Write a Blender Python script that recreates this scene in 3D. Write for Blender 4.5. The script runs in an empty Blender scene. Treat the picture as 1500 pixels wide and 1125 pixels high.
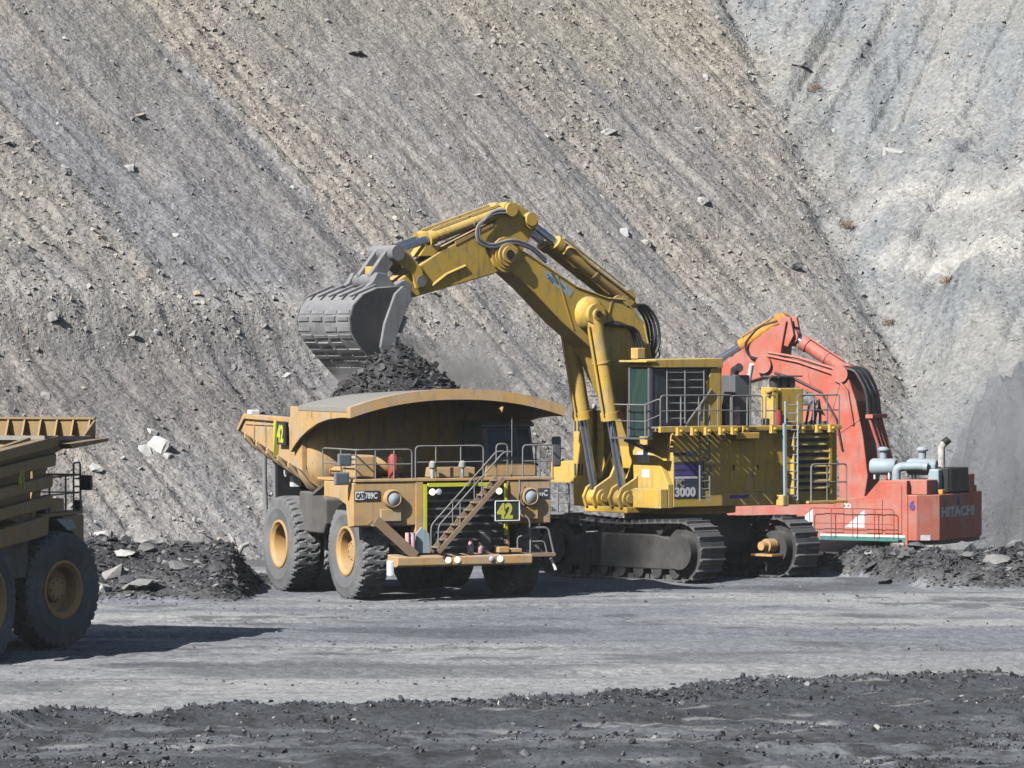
import bpy, bmesh, math, random
import numpy as np
from mathutils import Vector, Matrix

# ------------------------------------------------------------------ camera
scene = bpy.context.scene
COL = scene.collection
cam_d = bpy.data.cameras.new('camera')
cam = bpy.data.objects.new('camera', cam_d)
COL.objects.link(cam)
CAM_H = 8.6
cam_d.sensor_width = 36.0
cam_d.lens = 6675.0 / 1500.0 * 36.0
cam_d.clip_start = 1.0
cam_d.clip_end = 3000.0
cam.location = (0, 0, CAM_H)
cam.rotation_euler = (math.radians(90) - math.atan(69.5 / 6675.0), 0, 0)
scene.camera = cam

# ------------------------------------------------------------------ light
SUN_EL = math.radians(39)
SUN_DIR = Vector((-0.66, -0.75, 0)).normalized() * math.cos(SUN_EL) + Vector((0, 0, math.sin(SUN_EL)))
world = bpy.data.worlds.new('World')
scene.world = world
world.use_nodes = True
wn = world.node_tree
bg = wn.nodes.get('Background') or wn.nodes.new('ShaderNodeBackground')
sky = wn.nodes.new('ShaderNodeTexSky')
sky.sky_type = 'NISHITA'
sky.sun_disc = False
sky.sun_elevation = SUN_EL
sky.sun_rotation = math.atan2(SUN_DIR.x, SUN_DIR.y)
sky.air_density = 1.0
sky.dust_density = 1.0
wn.links.new(sky.outputs[0], bg.inputs['Color'])
bg.inputs['Strength'].default_value = 0.05
sun_d = bpy.data.lights.new('sun', 'SUN')
sun_d.energy = 5.0
sun_d.angle = math.radians(0.53)
sun_d.color = (1.0, 0.975, 0.945)
sun = bpy.data.objects.new('sun', sun_d)
COL.objects.link(sun)
sun.rotation_euler = SUN_DIR.to_track_quat('Z', 'Y').to_euler()
scene.view_settings.view_transform = 'Standard'
scene.view_settings.look = 'None'
scene.view_settings.exposure = 0.46
scene.view_settings.gamma = 1.0
scene.view_settings.use_curve_mapping = False

scene.cycles.diffuse_bounces = 0
scene.cycles.volume_bounces = 1
rnd = random.Random(42)
RNG = np.random.default_rng(42)

# ------------------------------------------------------------------ noise
def _hash(ix, iy, seed):
    h = (ix.astype(np.int64) * 374761393 + iy.astype(np.int64) * 668265263 + seed * 982451653) & 0xFFFFFFFF
    h = ((h ^ (h >> 13)) * 1274126177) & 0xFFFFFFFF
    h = ((h ^ (h >> 16)) * 2246822519) & 0xFFFFFFFF
    h = h ^ (h >> 15)
    return (h & 0xFFFFFF).astype(np.float64) / 8388607.5 - 1.0

def vn(x, y, seed=0):
    x = np.asarray(x, dtype=np.float64); y = np.asarray(y, dtype=np.float64)
    ix = np.floor(x); iy = np.floor(y)
    fx = x - ix; fy = y - iy
    fx = fx * fx * (3 - 2 * fx); fy = fy * fy * (3 - 2 * fy)
    a = _hash(ix, iy, seed); b = _hash(ix + 1, iy, seed)
    c = _hash(ix, iy + 1, seed); d = _hash(ix + 1, iy + 1, seed)
    return (a + (b - a) * fx) * (1 - fy) + (c + (d - c) * fx) * fy

def fbm(x, y, seed=0, octv=4, gain=0.5):
    s = 0.0; amp = 1.0; tot = 0.0
    for i in range(octv):
        s = s + amp * vn(x * 2 ** i + 17.3 * i, y * 2 ** i - 9.1 * i, seed + i * 7)
        tot += amp; amp *= gain
    return s / tot

def sstep(a, b, x):
    t = np.clip((x - a) / (b - a), 0, 1)
    return t * t * (3 - 2 * t)

# ------------------------------------------------------------------ materials
MATS = {}
def _nt(name):
    m = bpy.data.materials.new(name)
    m.use_nodes = True
    nt = m.node_tree
    b = nt.nodes['Principled BSDF']
    MATS[name] = m
    return m, nt, b

def N(nt, typ, **kw):
    n = nt.nodes.new(typ)
    for k, v in kw.items():
        if k in n.inputs: n.inputs[k].default_value = v
        else: setattr(n, k, v)
    return n

def noise(nt, vec, scale, detail=5.0, rough=0.6):
    n = nt.nodes.new('ShaderNodeTexNoise')
    n.inputs['Scale'].default_value = scale
    n.inputs['Detail'].default_value = detail
    n.inputs['Roughness'].default_value = rough
    nt.links.new(vec, n.inputs['Vector'])
    return n.outputs['Fac']

def maprange(nt, val, a, b, c=0.0, d=1.0):
    n = nt.nodes.new('ShaderNodeMapRange')
    nt.links.new(val, n.inputs['Value'])
    for k, v in zip(('From Min', 'From Max', 'To Min', 'To Max'), (a, b, c, d)):
        n.inputs[k].default_value = v
    return n.outputs['Result']

def mixcol(nt, fac, a, b, mode='MIX'):
    n = nt.nodes.new('ShaderNodeMix')
    n.data_type = 'RGBA'; n.blend_type = mode
    if isinstance(fac, (int, float)): n.inputs['Factor'].default_value = fac
    else: nt.links.new(fac, n.inputs['Factor'])
    for k, v in ((6, a), (7, b)):
        if isinstance(v, tuple): n.inputs[k].default_value = (*v[:3], 1)
        else: nt.links.new(v, n.inputs[k])
    return n.outputs[2]

def math_n(nt, op, a, b):
    n = nt.nodes.new('ShaderNodeMath'); n.operation = op
    for i, v in enumerate((a, b)):
        if isinstance(v, (int, float)): n.inputs[i].default_value = v
        else: nt.links.new(v, n.inputs[i])
    return n.outputs[0]

def bump(nt, bsdf, h, strength, dist):
    n = nt.nodes.new('ShaderNodeBump')
    n.inputs['Strength'].default_value = strength
    n.inputs['Distance'].default_value = dist
    nt.links.new(h, n.inputs['Height'])
    nt.links.new(n.outputs[0], bsdf.inputs['Normal'])

def paint(name, col, dust=(0.33, 0.30, 0.26), amount=0.45, rough=0.58, wear=(0.10, 0.085, 0.07), wear_amt=0.25, metal=0.0, topdust=0.8):
    """weathered paint: dust in soft blotches and on level surfaces, grime streaks running down, small scuffs"""
    m, nt, b = _nt(name)
    tc = nt.nodes.new('ShaderNodeTexCoord')
    o = tc.outputs['Object']
    n1 = noise(nt, o, 0.8, 6, 0.65)
    n2 = noise(nt, o, 7.0, 4, 0.7)
    mp = nt.nodes.new('ShaderNodeMapping')
    mp.inputs['Scale'].default_value = (5.0, 5.0, 0.5)
    nt.links.new(o, mp.inputs['Vector'])
    n3 = noise(nt, mp.outputs[0], 1.0, 4, 0.6)
    geo = nt.nodes.new('ShaderNodeNewGeometry')
    sep = nt.nodes.new('ShaderNodeSeparateXYZ')
    nt.links.new(geo.outputs['Normal'], sep.inputs[0])
    up = maprange(nt, sep.outputs['Z'], 0.35, 0.95, 0.0, topdust)
    d1 = maprange(nt, n1, 0.42, 0.72, 0.0, amount)
    d = math_n(nt, 'MAXIMUM', d1, math_n(nt, 'MULTIPLY', up, maprange(nt, n2, 0.25, 0.6, 0.5, 1.0)))
    c = mixcol(nt, d, col, dust)
    s = maprange(nt, n3, 0.55, 0.75, 0.0, wear_amt)
    c = mixcol(nt, s, c, wear)
    sc = maprange(nt, n2, 0.66, 0.72, 0.0, min(0.8, wear_amt * 1.6))
    c = mixcol(nt, sc, c, wear)
    n4 = noise(nt, o, 2.1, 6, 0.7)
    c = mixcol(nt, maprange(nt, n4, 0.50, 0.72, 0.0, min(0.7, wear_amt * 1.4)), c, tuple(0.5 * (a + b) for a, b in zip(wear, dust)))
    n5 = noise(nt, o, 26.0, 2, 0.5)
    c = mixcol(nt, maprange(nt, n5, 0.62, 0.75, 0.0, wear_amt), c, dust)
    nt.links.new(c, b.inputs['Base Color'])
    b.inputs['Metallic'].default_value = metal
    nt.links.new(maprange(nt, n2, 0.3, 0.7, rough - 0.08, min(1.0, rough + 0.2)), b.inputs['Roughness'])
    bump(nt, b, n2, 0.15, 0.02)
    return m

def plain(name, col, rough=0.6, metal=0.0, var=0.25, scale=4.0, bmp=0.2, bdist=0.02):
    m, nt, b = _nt(name)
    tc = nt.nodes.new('ShaderNodeTexCoord')
    n1 = noise(nt, tc.outputs['Object'], scale, 5, 0.6)
    lo = tuple(c * (1 - var) for c in col); hi = tuple(min(1, c * (1 + var)) for c in col)
    nt.links.new(mixcol(nt, maprange(nt, n1, 0.3, 0.7), lo, hi), b.inputs['Base Color'])
    b.inputs['Roughness'].default_value = rough
    b.inputs['Metallic'].default_value = metal
    if bmp: bump(nt, b, n1, bmp, bdist)
    return m

def earth(name, rough=0.95, fine=9.0, bstr=0.6, bdist=0.05, spec=0.2, contrast=(0.72, 1.28), stones=0.0):
    """colour from the surface's own colour attribute, broken up by fine grain"""
    m, nt, b = _nt(name)
    at = nt.nodes.new('ShaderNodeAttribute'); at.attribute_name = 'Col'
    tc = nt.nodes.new('ShaderNodeTexCoord')
    n1 = noise(nt, tc.outputs['Object'], fine, 6, 0.7)
    n2 = noise(nt, tc.outputs['Object'], fine * 0.22, 4, 0.6)
    g = math_n(nt, 'MULTIPLY', maprange(nt, n1, 0.25, 0.75, *contrast), maprange(nt, n2, 0.3, 0.7, 0.9, 1.1))
    if stones:
        # pebbles: each cell its own tone and a low dome
        vo = nt.nodes.new('ShaderNodeTexVoronoi'); vo.inputs['Scale'].default_value = stones; vo.inputs['Randomness'].default_value = 1.0
        dis = nt.nodes.new('ShaderNodeMix'); dis.data_type = 'VECTOR'; dis.inputs['Factor'].default_value = 0.12
        nx = nt.nodes.new('ShaderNodeTexNoise'); nx.inputs['Scale'].default_value = stones * 0.8
        nt.links.new(tc.outputs['Object'], nx.inputs['Vector'])
        nt.links.new(tc.outputs['Object'], dis.inputs[4]); nt.links.new(nx.outputs['Color'], dis.inputs[5])
        nt.links.new(dis.outputs[1], vo.inputs['Vector'])
        sc = nt.nodes.new('ShaderNodeSeparateColor'); nt.links.new(vo.outputs['Color'], sc.inputs[0])
        g = math_n(nt, 'MULTIPLY', g, maprange(nt, sc.outputs[0], 0.0, 1.0, 0.80, 1.20))
        dome = maprange(nt, vo.outputs['Distance'], 0.0, 0.7, 1.0, 0.0)
        pick = maprange(nt, sc.outputs[1], 0.35, 0.9, 0.15, 1.0)
        n1 = math_n(nt, 'ADD', n1, math_n(nt, 'MULTIPLY', math_n(nt, 'MULTIPLY', dome, pick), 0.55))
    cr = nt.nodes.new('ShaderNodeCombineColor')
    for i in range(3): nt.links.new(g, cr.inputs[i])
    nt.links.new(mixcol(nt, 1.0, at.outputs['Color'], cr.outputs[0], 'MULTIPLY'), b.inputs['Base Color'])
    b.inputs['Roughness'].default_value = rough
    b.inputs['Specular IOR Level'].default_value = spec
    bump(nt, b, n1, bstr, bdist)
    return m

earth('hill_earth', fine=5.0, bstr=0.9, bdist=0.14, stones=6.5)
earth('ground_earth', fine=6.0, bstr=0.6, bdist=0.05, stones=9.0)
earth('rock', fine=7.0, bstr=0.6, bdist=0.05, spec=0.3)
earth('coal_rock', rough=0.62, fine=8.0, bstr=0.5, bdist=0.04, spec=0.45)

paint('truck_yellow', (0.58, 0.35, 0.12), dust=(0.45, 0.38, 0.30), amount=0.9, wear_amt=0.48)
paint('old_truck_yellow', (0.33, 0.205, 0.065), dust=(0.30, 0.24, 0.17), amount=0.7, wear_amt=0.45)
paint('shovel_yellow', (0.68, 0.43, 0.06), dust=(0.50, 0.40, 0.22), amount=0.75, wear_amt=0.48)
paint('shovel_chipped', (0.66, 0.42, 0.06), dust=(0.48, 0.39, 0.22), amount=0.7, wear_amt=0.7, wear=(0.10, 0.09, 0.07))
paint('shovel_red', (0.52, 0.115, 0.07), dust=(0.47, 0.28, 0.235), amount=0.85, wear_amt=0.5, wear=(0.2, 0.06, 0.05))
paint('dusty_top', (0.30, 0.28, 0.25), dust=(0.30, 0.29, 0.275), amount=0.6)
paint('rim_yellow', (0.58, 0.33, 0.10), dust=(0.42, 0.33, 0.24), amount=0.6, wear_amt=0.3)
paint('rail_grey', (0.20, 0.20, 0.20), amount=0.4, topdust=0.5)
paint('worn_steel', (0.19, 0.19, 0.20), dust=(0.36, 0.355, 0.35), amount=0.7, wear=(0.05, 0.05, 0.055), wear_amt=0.6, rough=0.42, topdust=0.9)
paint('dark_steel', (0.035, 0.036, 0.04), dust=(0.15, 0.145, 0.14), amount=0.35, rough=0.6, topdust=0.6)
paint('track_shaded', (0.045, 0.044, 0.043), dust=(0.16, 0.155, 0.15), amount=0.5, rough=0.75, wear_amt=0.4, wear=(0.02, 0.02, 0.02))  # coal-dusted steel, darkened to put the truck's shadow on the tracks into the colour
paint('track_shoe_steel', (0.06, 0.06, 0.064), dust=(0.22, 0.215, 0.21), amount=0.45, rough=0.5, wear_amt=0.5, wear=(0.03, 0.03, 0.03), topdust=0.9)
paint('chassis_grey', (0.10, 0.095, 0.09), dust=(0.24, 0.22, 0.20), amount=0.6, rough=0.7)
paint('grey_blue', (0.33, 0.42, 0.47), dust=(0.36, 0.37, 0.37), amount=0.4, rough=0.5)
paint('box_grey', (0.10, 0.105, 0.115), dust=(0.22, 0.22, 0.22), amount=0.4)
paint('stair_brown', (0.30, 0.20, 0.12), dust=(0.34, 0.27, 0.2), amount=0.6)
paint('hi_vis', (0.58, 0.60, 0.03), dust=(0.46, 0.45, 0.22), amount=0.5, wear_amt=0.2)
paint('tyre_rubber', (0.135, 0.138, 0.143), dust=(0.27, 0.27, 0.272), amount=0.9, rough=0.9, wear_amt=0.25, wear=(0.05, 0.05, 0.05), topdust=0.6)
plain('black', (0.012, 0.012, 0.014), 0.6, var=0.4)
plain('hose_black', (0.03, 0.03, 0.032), 0.55)
plain('grille_dark', (0.06, 0.062, 0.066), 0.7, var=0.35)
plain('chrome', (0.34, 0.38, 0.46), 0.22, metal=0.85, var=0.15, bmp=0)
plain('white_paint', (0.74, 0.75, 0.74), 0.6, var=0.15)
plain('pink_white', (0.62, 0.38, 0.40), 0.7, var=0.4, scale=6)
plain('red_paint', (0.34, 0.05, 0.035), 0.6)
plain('grease', (0.03, 0.026, 0.022), 0.35, var=0.4)
plain('orange_paint', (0.62, 0.27, 0.04), 0.5)
plain('purple_blue', (0.10, 0.07, 0.30), 0.6)
plain('panel_blue', (0.055, 0.065, 0.085), 0.55)
plain('sign_black', (0.03, 0.032, 0.035), 0.6)
plain('teal', (0.06, 0.22, 0.19), 0.6)
plain('decal_blue', (0.13, 0.20, 0.28), 0.6, var=0.5, scale=8)
plain('decal_pale', (0.42, 0.50, 0.56), 0.6, var=0.3, scale=8)
plain('bone', (0.42, 0.40, 0.37), 0.85, var=0.35)
plain('dry_brush', (0.27, 0.185, 0.11), 0.9, var=0.35, scale=12, bmp=0)
def glass(name, col, rough=0.08):
    m, nt, b = _nt(name)
    b.inputs['Base Color'].default_value = (*col, 1)
    b.inputs['Roughness'].default_value = rough
    b.inputs['IOR'].default_value = 1.5
    b.inputs['Specular IOR Level'].default_value = 0.6
    return m
glass('cab_glass', (0.035, 0.05, 0.06))
glass('green_glass', (0.02, 0.05, 0.044))
glass('mirror_glass', (0.10, 0.13, 0.16), 0.05)
def lamp_mat(name, col, e):
    m, nt, b = _nt(name)
    b.inputs['Base Color'].default_value = (*col, 1)
    b.inputs['Roughness'].default_value = 0.12
    b.inputs['Emission Color'].default_value = (1, 0.93, 0.75, 1)
    b.inputs['Emission Strength'].default_value = e
lamp_mat('lamp_lens', (0.45, 0.50, 0.54), 0.0)
lamp_mat('lit_lens', (0.8, 0.75, 0.65), 1.2)

# ------------------------------------------------------------------ mesh helpers
class MB:
    def __init__(s): s.v = []; s.f = []
    def add(s, vs, fs):
        o = len(s.v)
        s.v.extend([tuple(map(float, p)) for p in vs]); s.f.extend([tuple(i + o for i in f) for f in fs])
        return s
    def box(s, x0, x1, y0, y1, z0, z1):
        vs = [(x0, y0, z0), (x1, y0, z0), (x1, y1, z0), (x0, y1, z0), (x0, y0, z1), (x1, y0, z1), (x1, y1, z1), (x0, y1, z1)]
        return s.add(vs, [(0, 3, 2, 1), (4, 5, 6, 7), (0, 1, 5, 4), (1, 2, 6, 5), (2, 3, 7, 6), (3, 0, 4, 7)])
    def obox(s, c, size, R):
        c = Vector(c); h = Vector(size) * 0.5
        vs = [c + R @ Vector((sx * h.x, sy * h.y, sz * h.z)) for sz in (-1, 1) for sx, sy in ((-1, -1), (1, -1), (1, 1), (-1, 1))]
        return s.add(vs, [(0, 3, 2, 1), (4, 5, 6, 7), (0, 1, 5, 4), (1, 2, 6, 5), (2, 3, 7, 6), (3, 0, 4, 7)])
    def bar(s, p0, p1, w, h, up=(0, 0, 1)):
        p0 = Vector(p0); p1 = Vector(p1); d = p1 - p0; L = d.length; d.normalize()
        side = d.cross(Vector(up))
        if side.length < 1e-4: side = d.cross(Vector((1, 0, 0)))
        side.normalize(); u = side.cross(d)
        R = Matrix((d, side, u)).transposed()
        return s.obox((p0 + p1) / 2, (L, w, h), R)
    def prism(s, poly, a, b, axis='y'):
        n = len(poly)
        def P(q, t):
            if axis == 'y': return (q[0], t, q[1])
            if axis == 'x': return (t, q[0], q[1])
            return (q[0], q[1], t)
        vs = [P(q, a) for q in poly] + [P(q, b) for q in poly]
        fs = [tuple(range(n)), tuple(range(2 * n - 1, n - 1, -1))] + [(i, i + n, (i + 1) % n + n, (i + 1) % n) for i in range(n)]
        return s.add(vs, fs)
    def cyl(s, p0, p1, r0, r1=None, n=14, cap=True):
        r1 = r0 if r1 is None else r1
        p0 = Vector(p0); p1 = Vector(p1); d = (p1 - p0).normalized()
        a = d.orthogonal().normalized(); b = d.cross(a)
        vs = []
        for p, r in ((p0, r0), (p1, r1)):
            for i in range(n):
                t = 2 * math.pi * i / n
                vs.append(p + (a * math.cos(t) + b * math.sin(t)) * r)
        fs = [(i, (i + 1) % n, (i + 1) % n + n, i + n) for i in range(n)]
        if cap: fs += [tuple(range(n - 1, -1, -1)), tuple(range(n, 2 * n))]
        return s.add(vs, fs)
    def tube(s, pts, r, n=6):
        pts = [Vector(p) for p in pts]
        T = []
        for i in range(len(pts)):
            a = pts[max(i - 1, 0)]; b = pts[min(i + 1, len(pts) - 1)]
            T.append((b - a).normalized())
        nrm = T[0].orthogonal().normalized()
        vs = []
        for i, p in enumerate(pts):
            nrm = (nrm - T[i] * nrm.dot(T[i]))
            if nrm.length < 1e-5: nrm = T[i].orthogonal()
            nrm.normalize(); bn = T[i].cross(nrm)
            for k in range(n):
                t = 2 * math.pi * k / n
                vs.append(p + (nrm * math.cos(t) + bn * math.sin(t)) * r)
        fs = []
        for i in range(len(pts) - 1):
            for k in range(n):
                fs.append((i * n + k, i * n + (k + 1) % n, (i + 1) * n + (k + 1) % n, (i + 1) * n + k))
        fs += [tuple(range(n - 1, -1, -1)), tuple(range((len(pts) - 1) * n, len(pts) * n))]
        return s.add(vs, fs)
    def lathe(s, prof, o, axis, n=32):
        """prof: list of (radius, height along axis)"""
        o = Vector(o); d = Vector(axis).normalized(); a = d.orthogonal().normalized(); b = d.cross(a)
        vs = []; m = len(prof)
        for i in range(n):
            t = 2 * math.pi * i / n; e = a * math.cos(t) + b * math.sin(t)
            for r, h in prof: vs.append(o + e * r + d * h)
        fs = []
        for i in range(n):
            j = (i + 1) % n
            for k in range(m - 1): fs.append((i * m + k, j * m + k, j * m + k + 1, i * m + k + 1))
        return s.add(vs, fs)
    def loft(s, rings, cap=True):
        n = len(rings[0]); vs = [p for r in rings for p in r]; fs = []
        for i in range(len(rings) - 1):
            for k in range(n): fs.append((i * n + k, i * n + (k + 1) % n, (i + 1) * n + (k + 1) % n, (i + 1) * n + k))
        if cap: fs += [tuple(range(n - 1, -1, -1)), tuple(range((len(rings) - 1) * n, len(rings) * n))]
        return s.add(vs, fs)
    def mesh(s, name, mat, smooth=None):
        me = bpy.data.meshes.new(name)
        me.from_pydata(s.v, [], s.f)
        bm = bmesh.new(); bm.from_mesh(me)
        bmesh.ops.recalc_face_normals(bm, faces=bm.faces)
        bm.to_mesh(me); bm.free()
        if mat: me.materials.append(MATS[mat])
        if smooth is not None:
            me.polygons.foreach_set('use_smooth', [True] * len(me.polygons))
            me.set_sharp_from_angle(angle=math.radians(smooth))
        me.update()
        return me
    def build(s, name, mat, parent=None, bevel=0.0, smooth=None):
        return link(name, s.mesh(name, mat, smooth), parent, bevel)

def link(name, me, parent=None, bevel=0.0, loc=None, rot=None):
    o = bpy.data.objects.new(name, me)
    COL.objects.link(o)
    if parent: o.parent = parent
    if loc is not None: o.location = loc
    if rot is not None: o.rotation_euler = rot
    if bevel:
        b = o.modifiers.new('edge', 'BEVEL'); b.width = bevel; b.segments = 2; b.limit_method = 'ANGLE'; b.angle_limit = math.radians(40)
        b.use_clamp_overlap = True
    return o

def empty(name, loc=(0, 0, 0), rz=0.0, parent=None):
    o = bpy.data.objects.new(name, None)
    o.empty_display_size = 0.3
    COL.objects.link(o)
    o.location = loc; o.rotation_euler = (0, 0, rz)
    if parent: o.parent = parent
    return o

def tag(o, label=None, cat=None, group=None, kind=None):
    for k, v in (('label', label), ('category', cat), ('group', group), ('kind', kind)):
        if v: o[k] = v
    return o

def text(name, body, size, mat, parent, origin, right, up, offset=0.0, extrude=0.004, sx=1.0, align='LEFT'):
    cu = bpy.data.curves.new(name, 'FONT')
    cu.body = body; cu.size = size; cu.extrude = extrude; cu.offset = offset; cu.align_x = align
    cu.resolution_u = 3
    tmp = bpy.data.objects.new(name + '_tmp', cu)
    COL.objects.link(tmp)
    bpy.context.view_layer.update()
    me = bpy.data.meshes.new_from_object(tmp.evaluated_get(bpy.context.evaluated_depsgraph_get()))
    bpy.data.objects.remove(tmp)
    r = Vector(right).normalized(); u = Vector(up).normalized(); n = r.cross(u)
    M = Matrix.Translation(Vector(origin)) @ Matrix((r, u, n)).transposed().to_4x4() @ Matrix.Diagonal((sx, 1, 1, 1))
    me.transform(M)
    me.materials.clear(); me.materials.append(MATS[mat])
    me.name = name
    return link(name, me, parent)

def rounded(pts, r=0.12, n=3):
    """cut the corners of a polyline into short arcs"""
    pts = [Vector(p) for p in pts]; out = [pts[0]]
    for i in range(1, len(pts) - 1):
        a = (pts[i - 1] - pts[i]); b = (pts[i + 1] - pts[i])
        rr = min(r, a.length * 0.45, b.length * 0.45)
        p0 = pts[i] + a.normalized() * rr; p1 = pts[i] + b.normalized() * rr
        for k in range(n + 1):
            t = k / n
            out.append((1 - t) ** 2 * p0 + 2 * t * (1 - t) * pts[i] + t * t * p1)
    out.append(pts[-1])
    return out

def railing(name, pts, parent, h=1.0, r=0.028, mid=(0.5,), mat='rail_grey', posts=None):
    """pts: foot points along the edge; top rail at h, mid rails, a post at each point"""
    m = MB()
    P = [Vector(p) for p in pts]; Z = Vector((0, 0, 1))
    m.tube(rounded([P[0]] + [p + Z * h for p in P] + [P[-1]], 0.14), r)
    for f in mid: m.tube([p + Z * h * f for p in P], r * 0.8)
    for p in P[1:-1]: m.tube([p, p + Z * h], r)
    return m.build(name, mat, parent, smooth=60)


# ------------------------------------------------------------------ terrain
def spaced(fine_a, fine_b, step, far_a, far_b, grow=1.5):
    mid = list(np.arange(fine_a, fine_b + 1e-6, step))
    lo = []; x = fine_a; d = step
    while x > far_a: d *= grow; x -= d; lo.append(max(x, far_a))
    hi = []; x = mid[-1]; d = step
    while x < far_b: d *= grow; x += d; hi.append(min(x, far_b))
    return np.array(lo[::-1] + mid + hi)

def grid_object(name, xs, ys, zf, colf, mat):
    X, Y = np.meshgrid(xs, ys)
    Z = zf(X, Y)
    nx, ny = len(xs), len(ys)
    co = np.stack([X, Y, Z], -1).reshape(-1, 3)
    idx = np.arange(nx * ny).reshape(ny, nx)
    q = np.stack([idx[:-1, :-1], idx[:-1, 1:], idx[1:, 1:], idx[1:, :-1]], -1).reshape(-1, 4)
    me = bpy.data.meshes.new(name)
    me.vertices.add(len(co)); me.vertices.foreach_set('co', co.astype(np.float32).ravel())
    me.loops.add(q.size); me.loops.foreach_set('vertex_index', q.astype(np.int32).ravel())
    me.polygons.add(len(q)); me.polygons.foreach_set('loop_start', np.arange(0, q.size, 4, dtype=np.int32))
    me.polygons.foreach_set('use_smooth', np.ones(len(q), dtype=bool))
    me.update(calc_edges=True)
    c = colf(X, Y, Z).reshape(-1, 3)
    at = me.color_attributes.new('Col', 'FLOAT_COLOR', 'POINT')
    at.data.foreach_set('color', np.concatenate([c, np.ones((len(c), 1))], 1).astype(np.float32).ravel())
    me.materials.append(MATS[mat])
    return link(name, me)

def lerp3(a, b, t):
    a = np.asarray(a); b = np.asarray(b)
    return a + (b - a) * t[..., None]

# ---- ground: haul road, coal windrows in front, rubble berms behind
def edge_depth(X):            # where the graded road gives way to loose coal
    return 107.2 + 0.30 * X + 2.8 * vn(X * 0.16, X * 0 + 3.1, 5) + 1.4 * vn(X * 0.6, X * 0 + 1.1, 6) + 1.5 * sstep(4, 16, X)

def berm_l(X, Y):             # rubble ridge at the foot of the slope, behind the trucks
    c = 153.5 + 0.15 * (X + 10) + 1.2 * vn(X * 0.25, X * 0, 11)
    w = np.where(Y < c, 7.6, 6.0)
    p = np.clip(1 - ((Y - c) / w) ** 2, 0, 1)
    return p ** 1.2 * (1.55 + 0.25 * vn(X * 0.5, Y * 0.3, 12)) * sstep(-8.4, -9.6, X - 0.9 * np.clip(Y - 156.5, 0, 6))

def berm_r(X, Y):
    c = 163.0 + 1.0 * vn(X * 0.3, X * 0, 13) - 0.12 * (X - 14) + 5.0 * sstep(14.6, 11.6, X)
    w = np.where(Y < c, 8.0 - 4.0 * sstep(14.6, 11.6, X), 5.0 - 1.8 * sstep(14.6, 11.6, X))
    p = np.clip(1 - ((Y - c) / w) ** 2, 0, 1)
    h = 0.92 + 0.22 * vn(X * 0.45, Y * 0.3, 14) + 0.45 * np.exp(-((X - 11.8) / 1.1) ** 2) - 0.35 * np.exp(-((X - 20.5) / 1.6) ** 2)
    return p ** 1.1 * h * sstep(9.6, 11.4, X)

PATHS = ((112.5, 0.16, 0.010, -2), (118.0, -0.10, 0.012, 3), (127.0, 0.22, 0.0, 0), (134.0, -0.05, -0.008, 4), (141.0, 0.12, 0.006, -6), (122.5, 0.02, 0.0, 0))
def tyre_prints(X, Y):
    m = np.zeros_like(X)
    for a, b, c, x0 in PATHS:
        dy = (Y - (a + b * (X - x0) + c * (X - x0) ** 2)) / np.sqrt(1 + (b + 2 * c * (X - x0)) ** 2)
        for o in (-2.7, 2.7):
            band = sstep(0.55, 0.40, np.abs(dy - o))
            m = np.maximum(m, band * (0.65 + 0.35 * np.sign(np.sin((X + 0.35 * np.abs(dy - o)) * 11.0))) * sstep(-0.35, 0.15, vn(X * 0.18, X * 0 + a, 55)))
    return m

def ground_z(X, Y):
    z = 0.10 * fbm(X * 0.05, Y * 0.10, 21, 3) + 0.05 * fbm(X * 0.12, Y * 0.45, 22, 3)
    z = z + 0.05 * fbm(X * 0.8, Y * 1.0, 23, 4)
    road = sstep(0, 1.5, Y - edge_depth(X))
    # wheel ruts sweeping across the road
    rut = np.sin((Y - 0.10 * X - 0.004 * (X - 5) ** 2) * 1.35 + 1.5 * vn(X * 0.06, Y * 0.08, 24))
    z = z + road * 0.07 * rut * (0.4 + 0.6 * np.abs(vn(X * 0.15, Y * 0.2, 25)))
    z = z - 0.035 * road * tyre_prints(X, Y)
    # coal foreground: ridges left by the grader
    d = edge_depth(X) - Y
    coal = sstep(-0.6, 0.6, d)
    ridge = np.exp(-((d - 1.1) / 1.0) ** 2) * (0.22 + 0.16 * fbm(X * 0.35, X * 0, 26, 3))
    ridge2 = 0.20 * np.clip(vn(X * 0.07, Y * 0.30, 27), 0, 1) + 0.13 * fbm(X * 0.5, Y * 0.7, 28, 4)
    z = z + coal * (np.clip(ridge, 0, 1) + ridge2 * sstep(0, 3, d) + 0.10 * fbm(X * 1.8, Y * 1.8, 29, 4))
    b = np.maximum(berm_l(X, Y), berm_r(X, Y))
    bm = sstep(0.03, 0.3, b)
    z = z + b + bm * (0.16 * fbm(X * 0.9, Y * 0.8, 30, 4) + 0.07 * fbm(X * 2.8, Y * 2.4, 31, 2))
    # pit floor behind the right berm lies lower
    z = z - 1.15 * sstep(164.5, 168.0, Y) * sstep(6.0, 9.5, X + 0.35 * (Y - 168))
    return z

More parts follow.
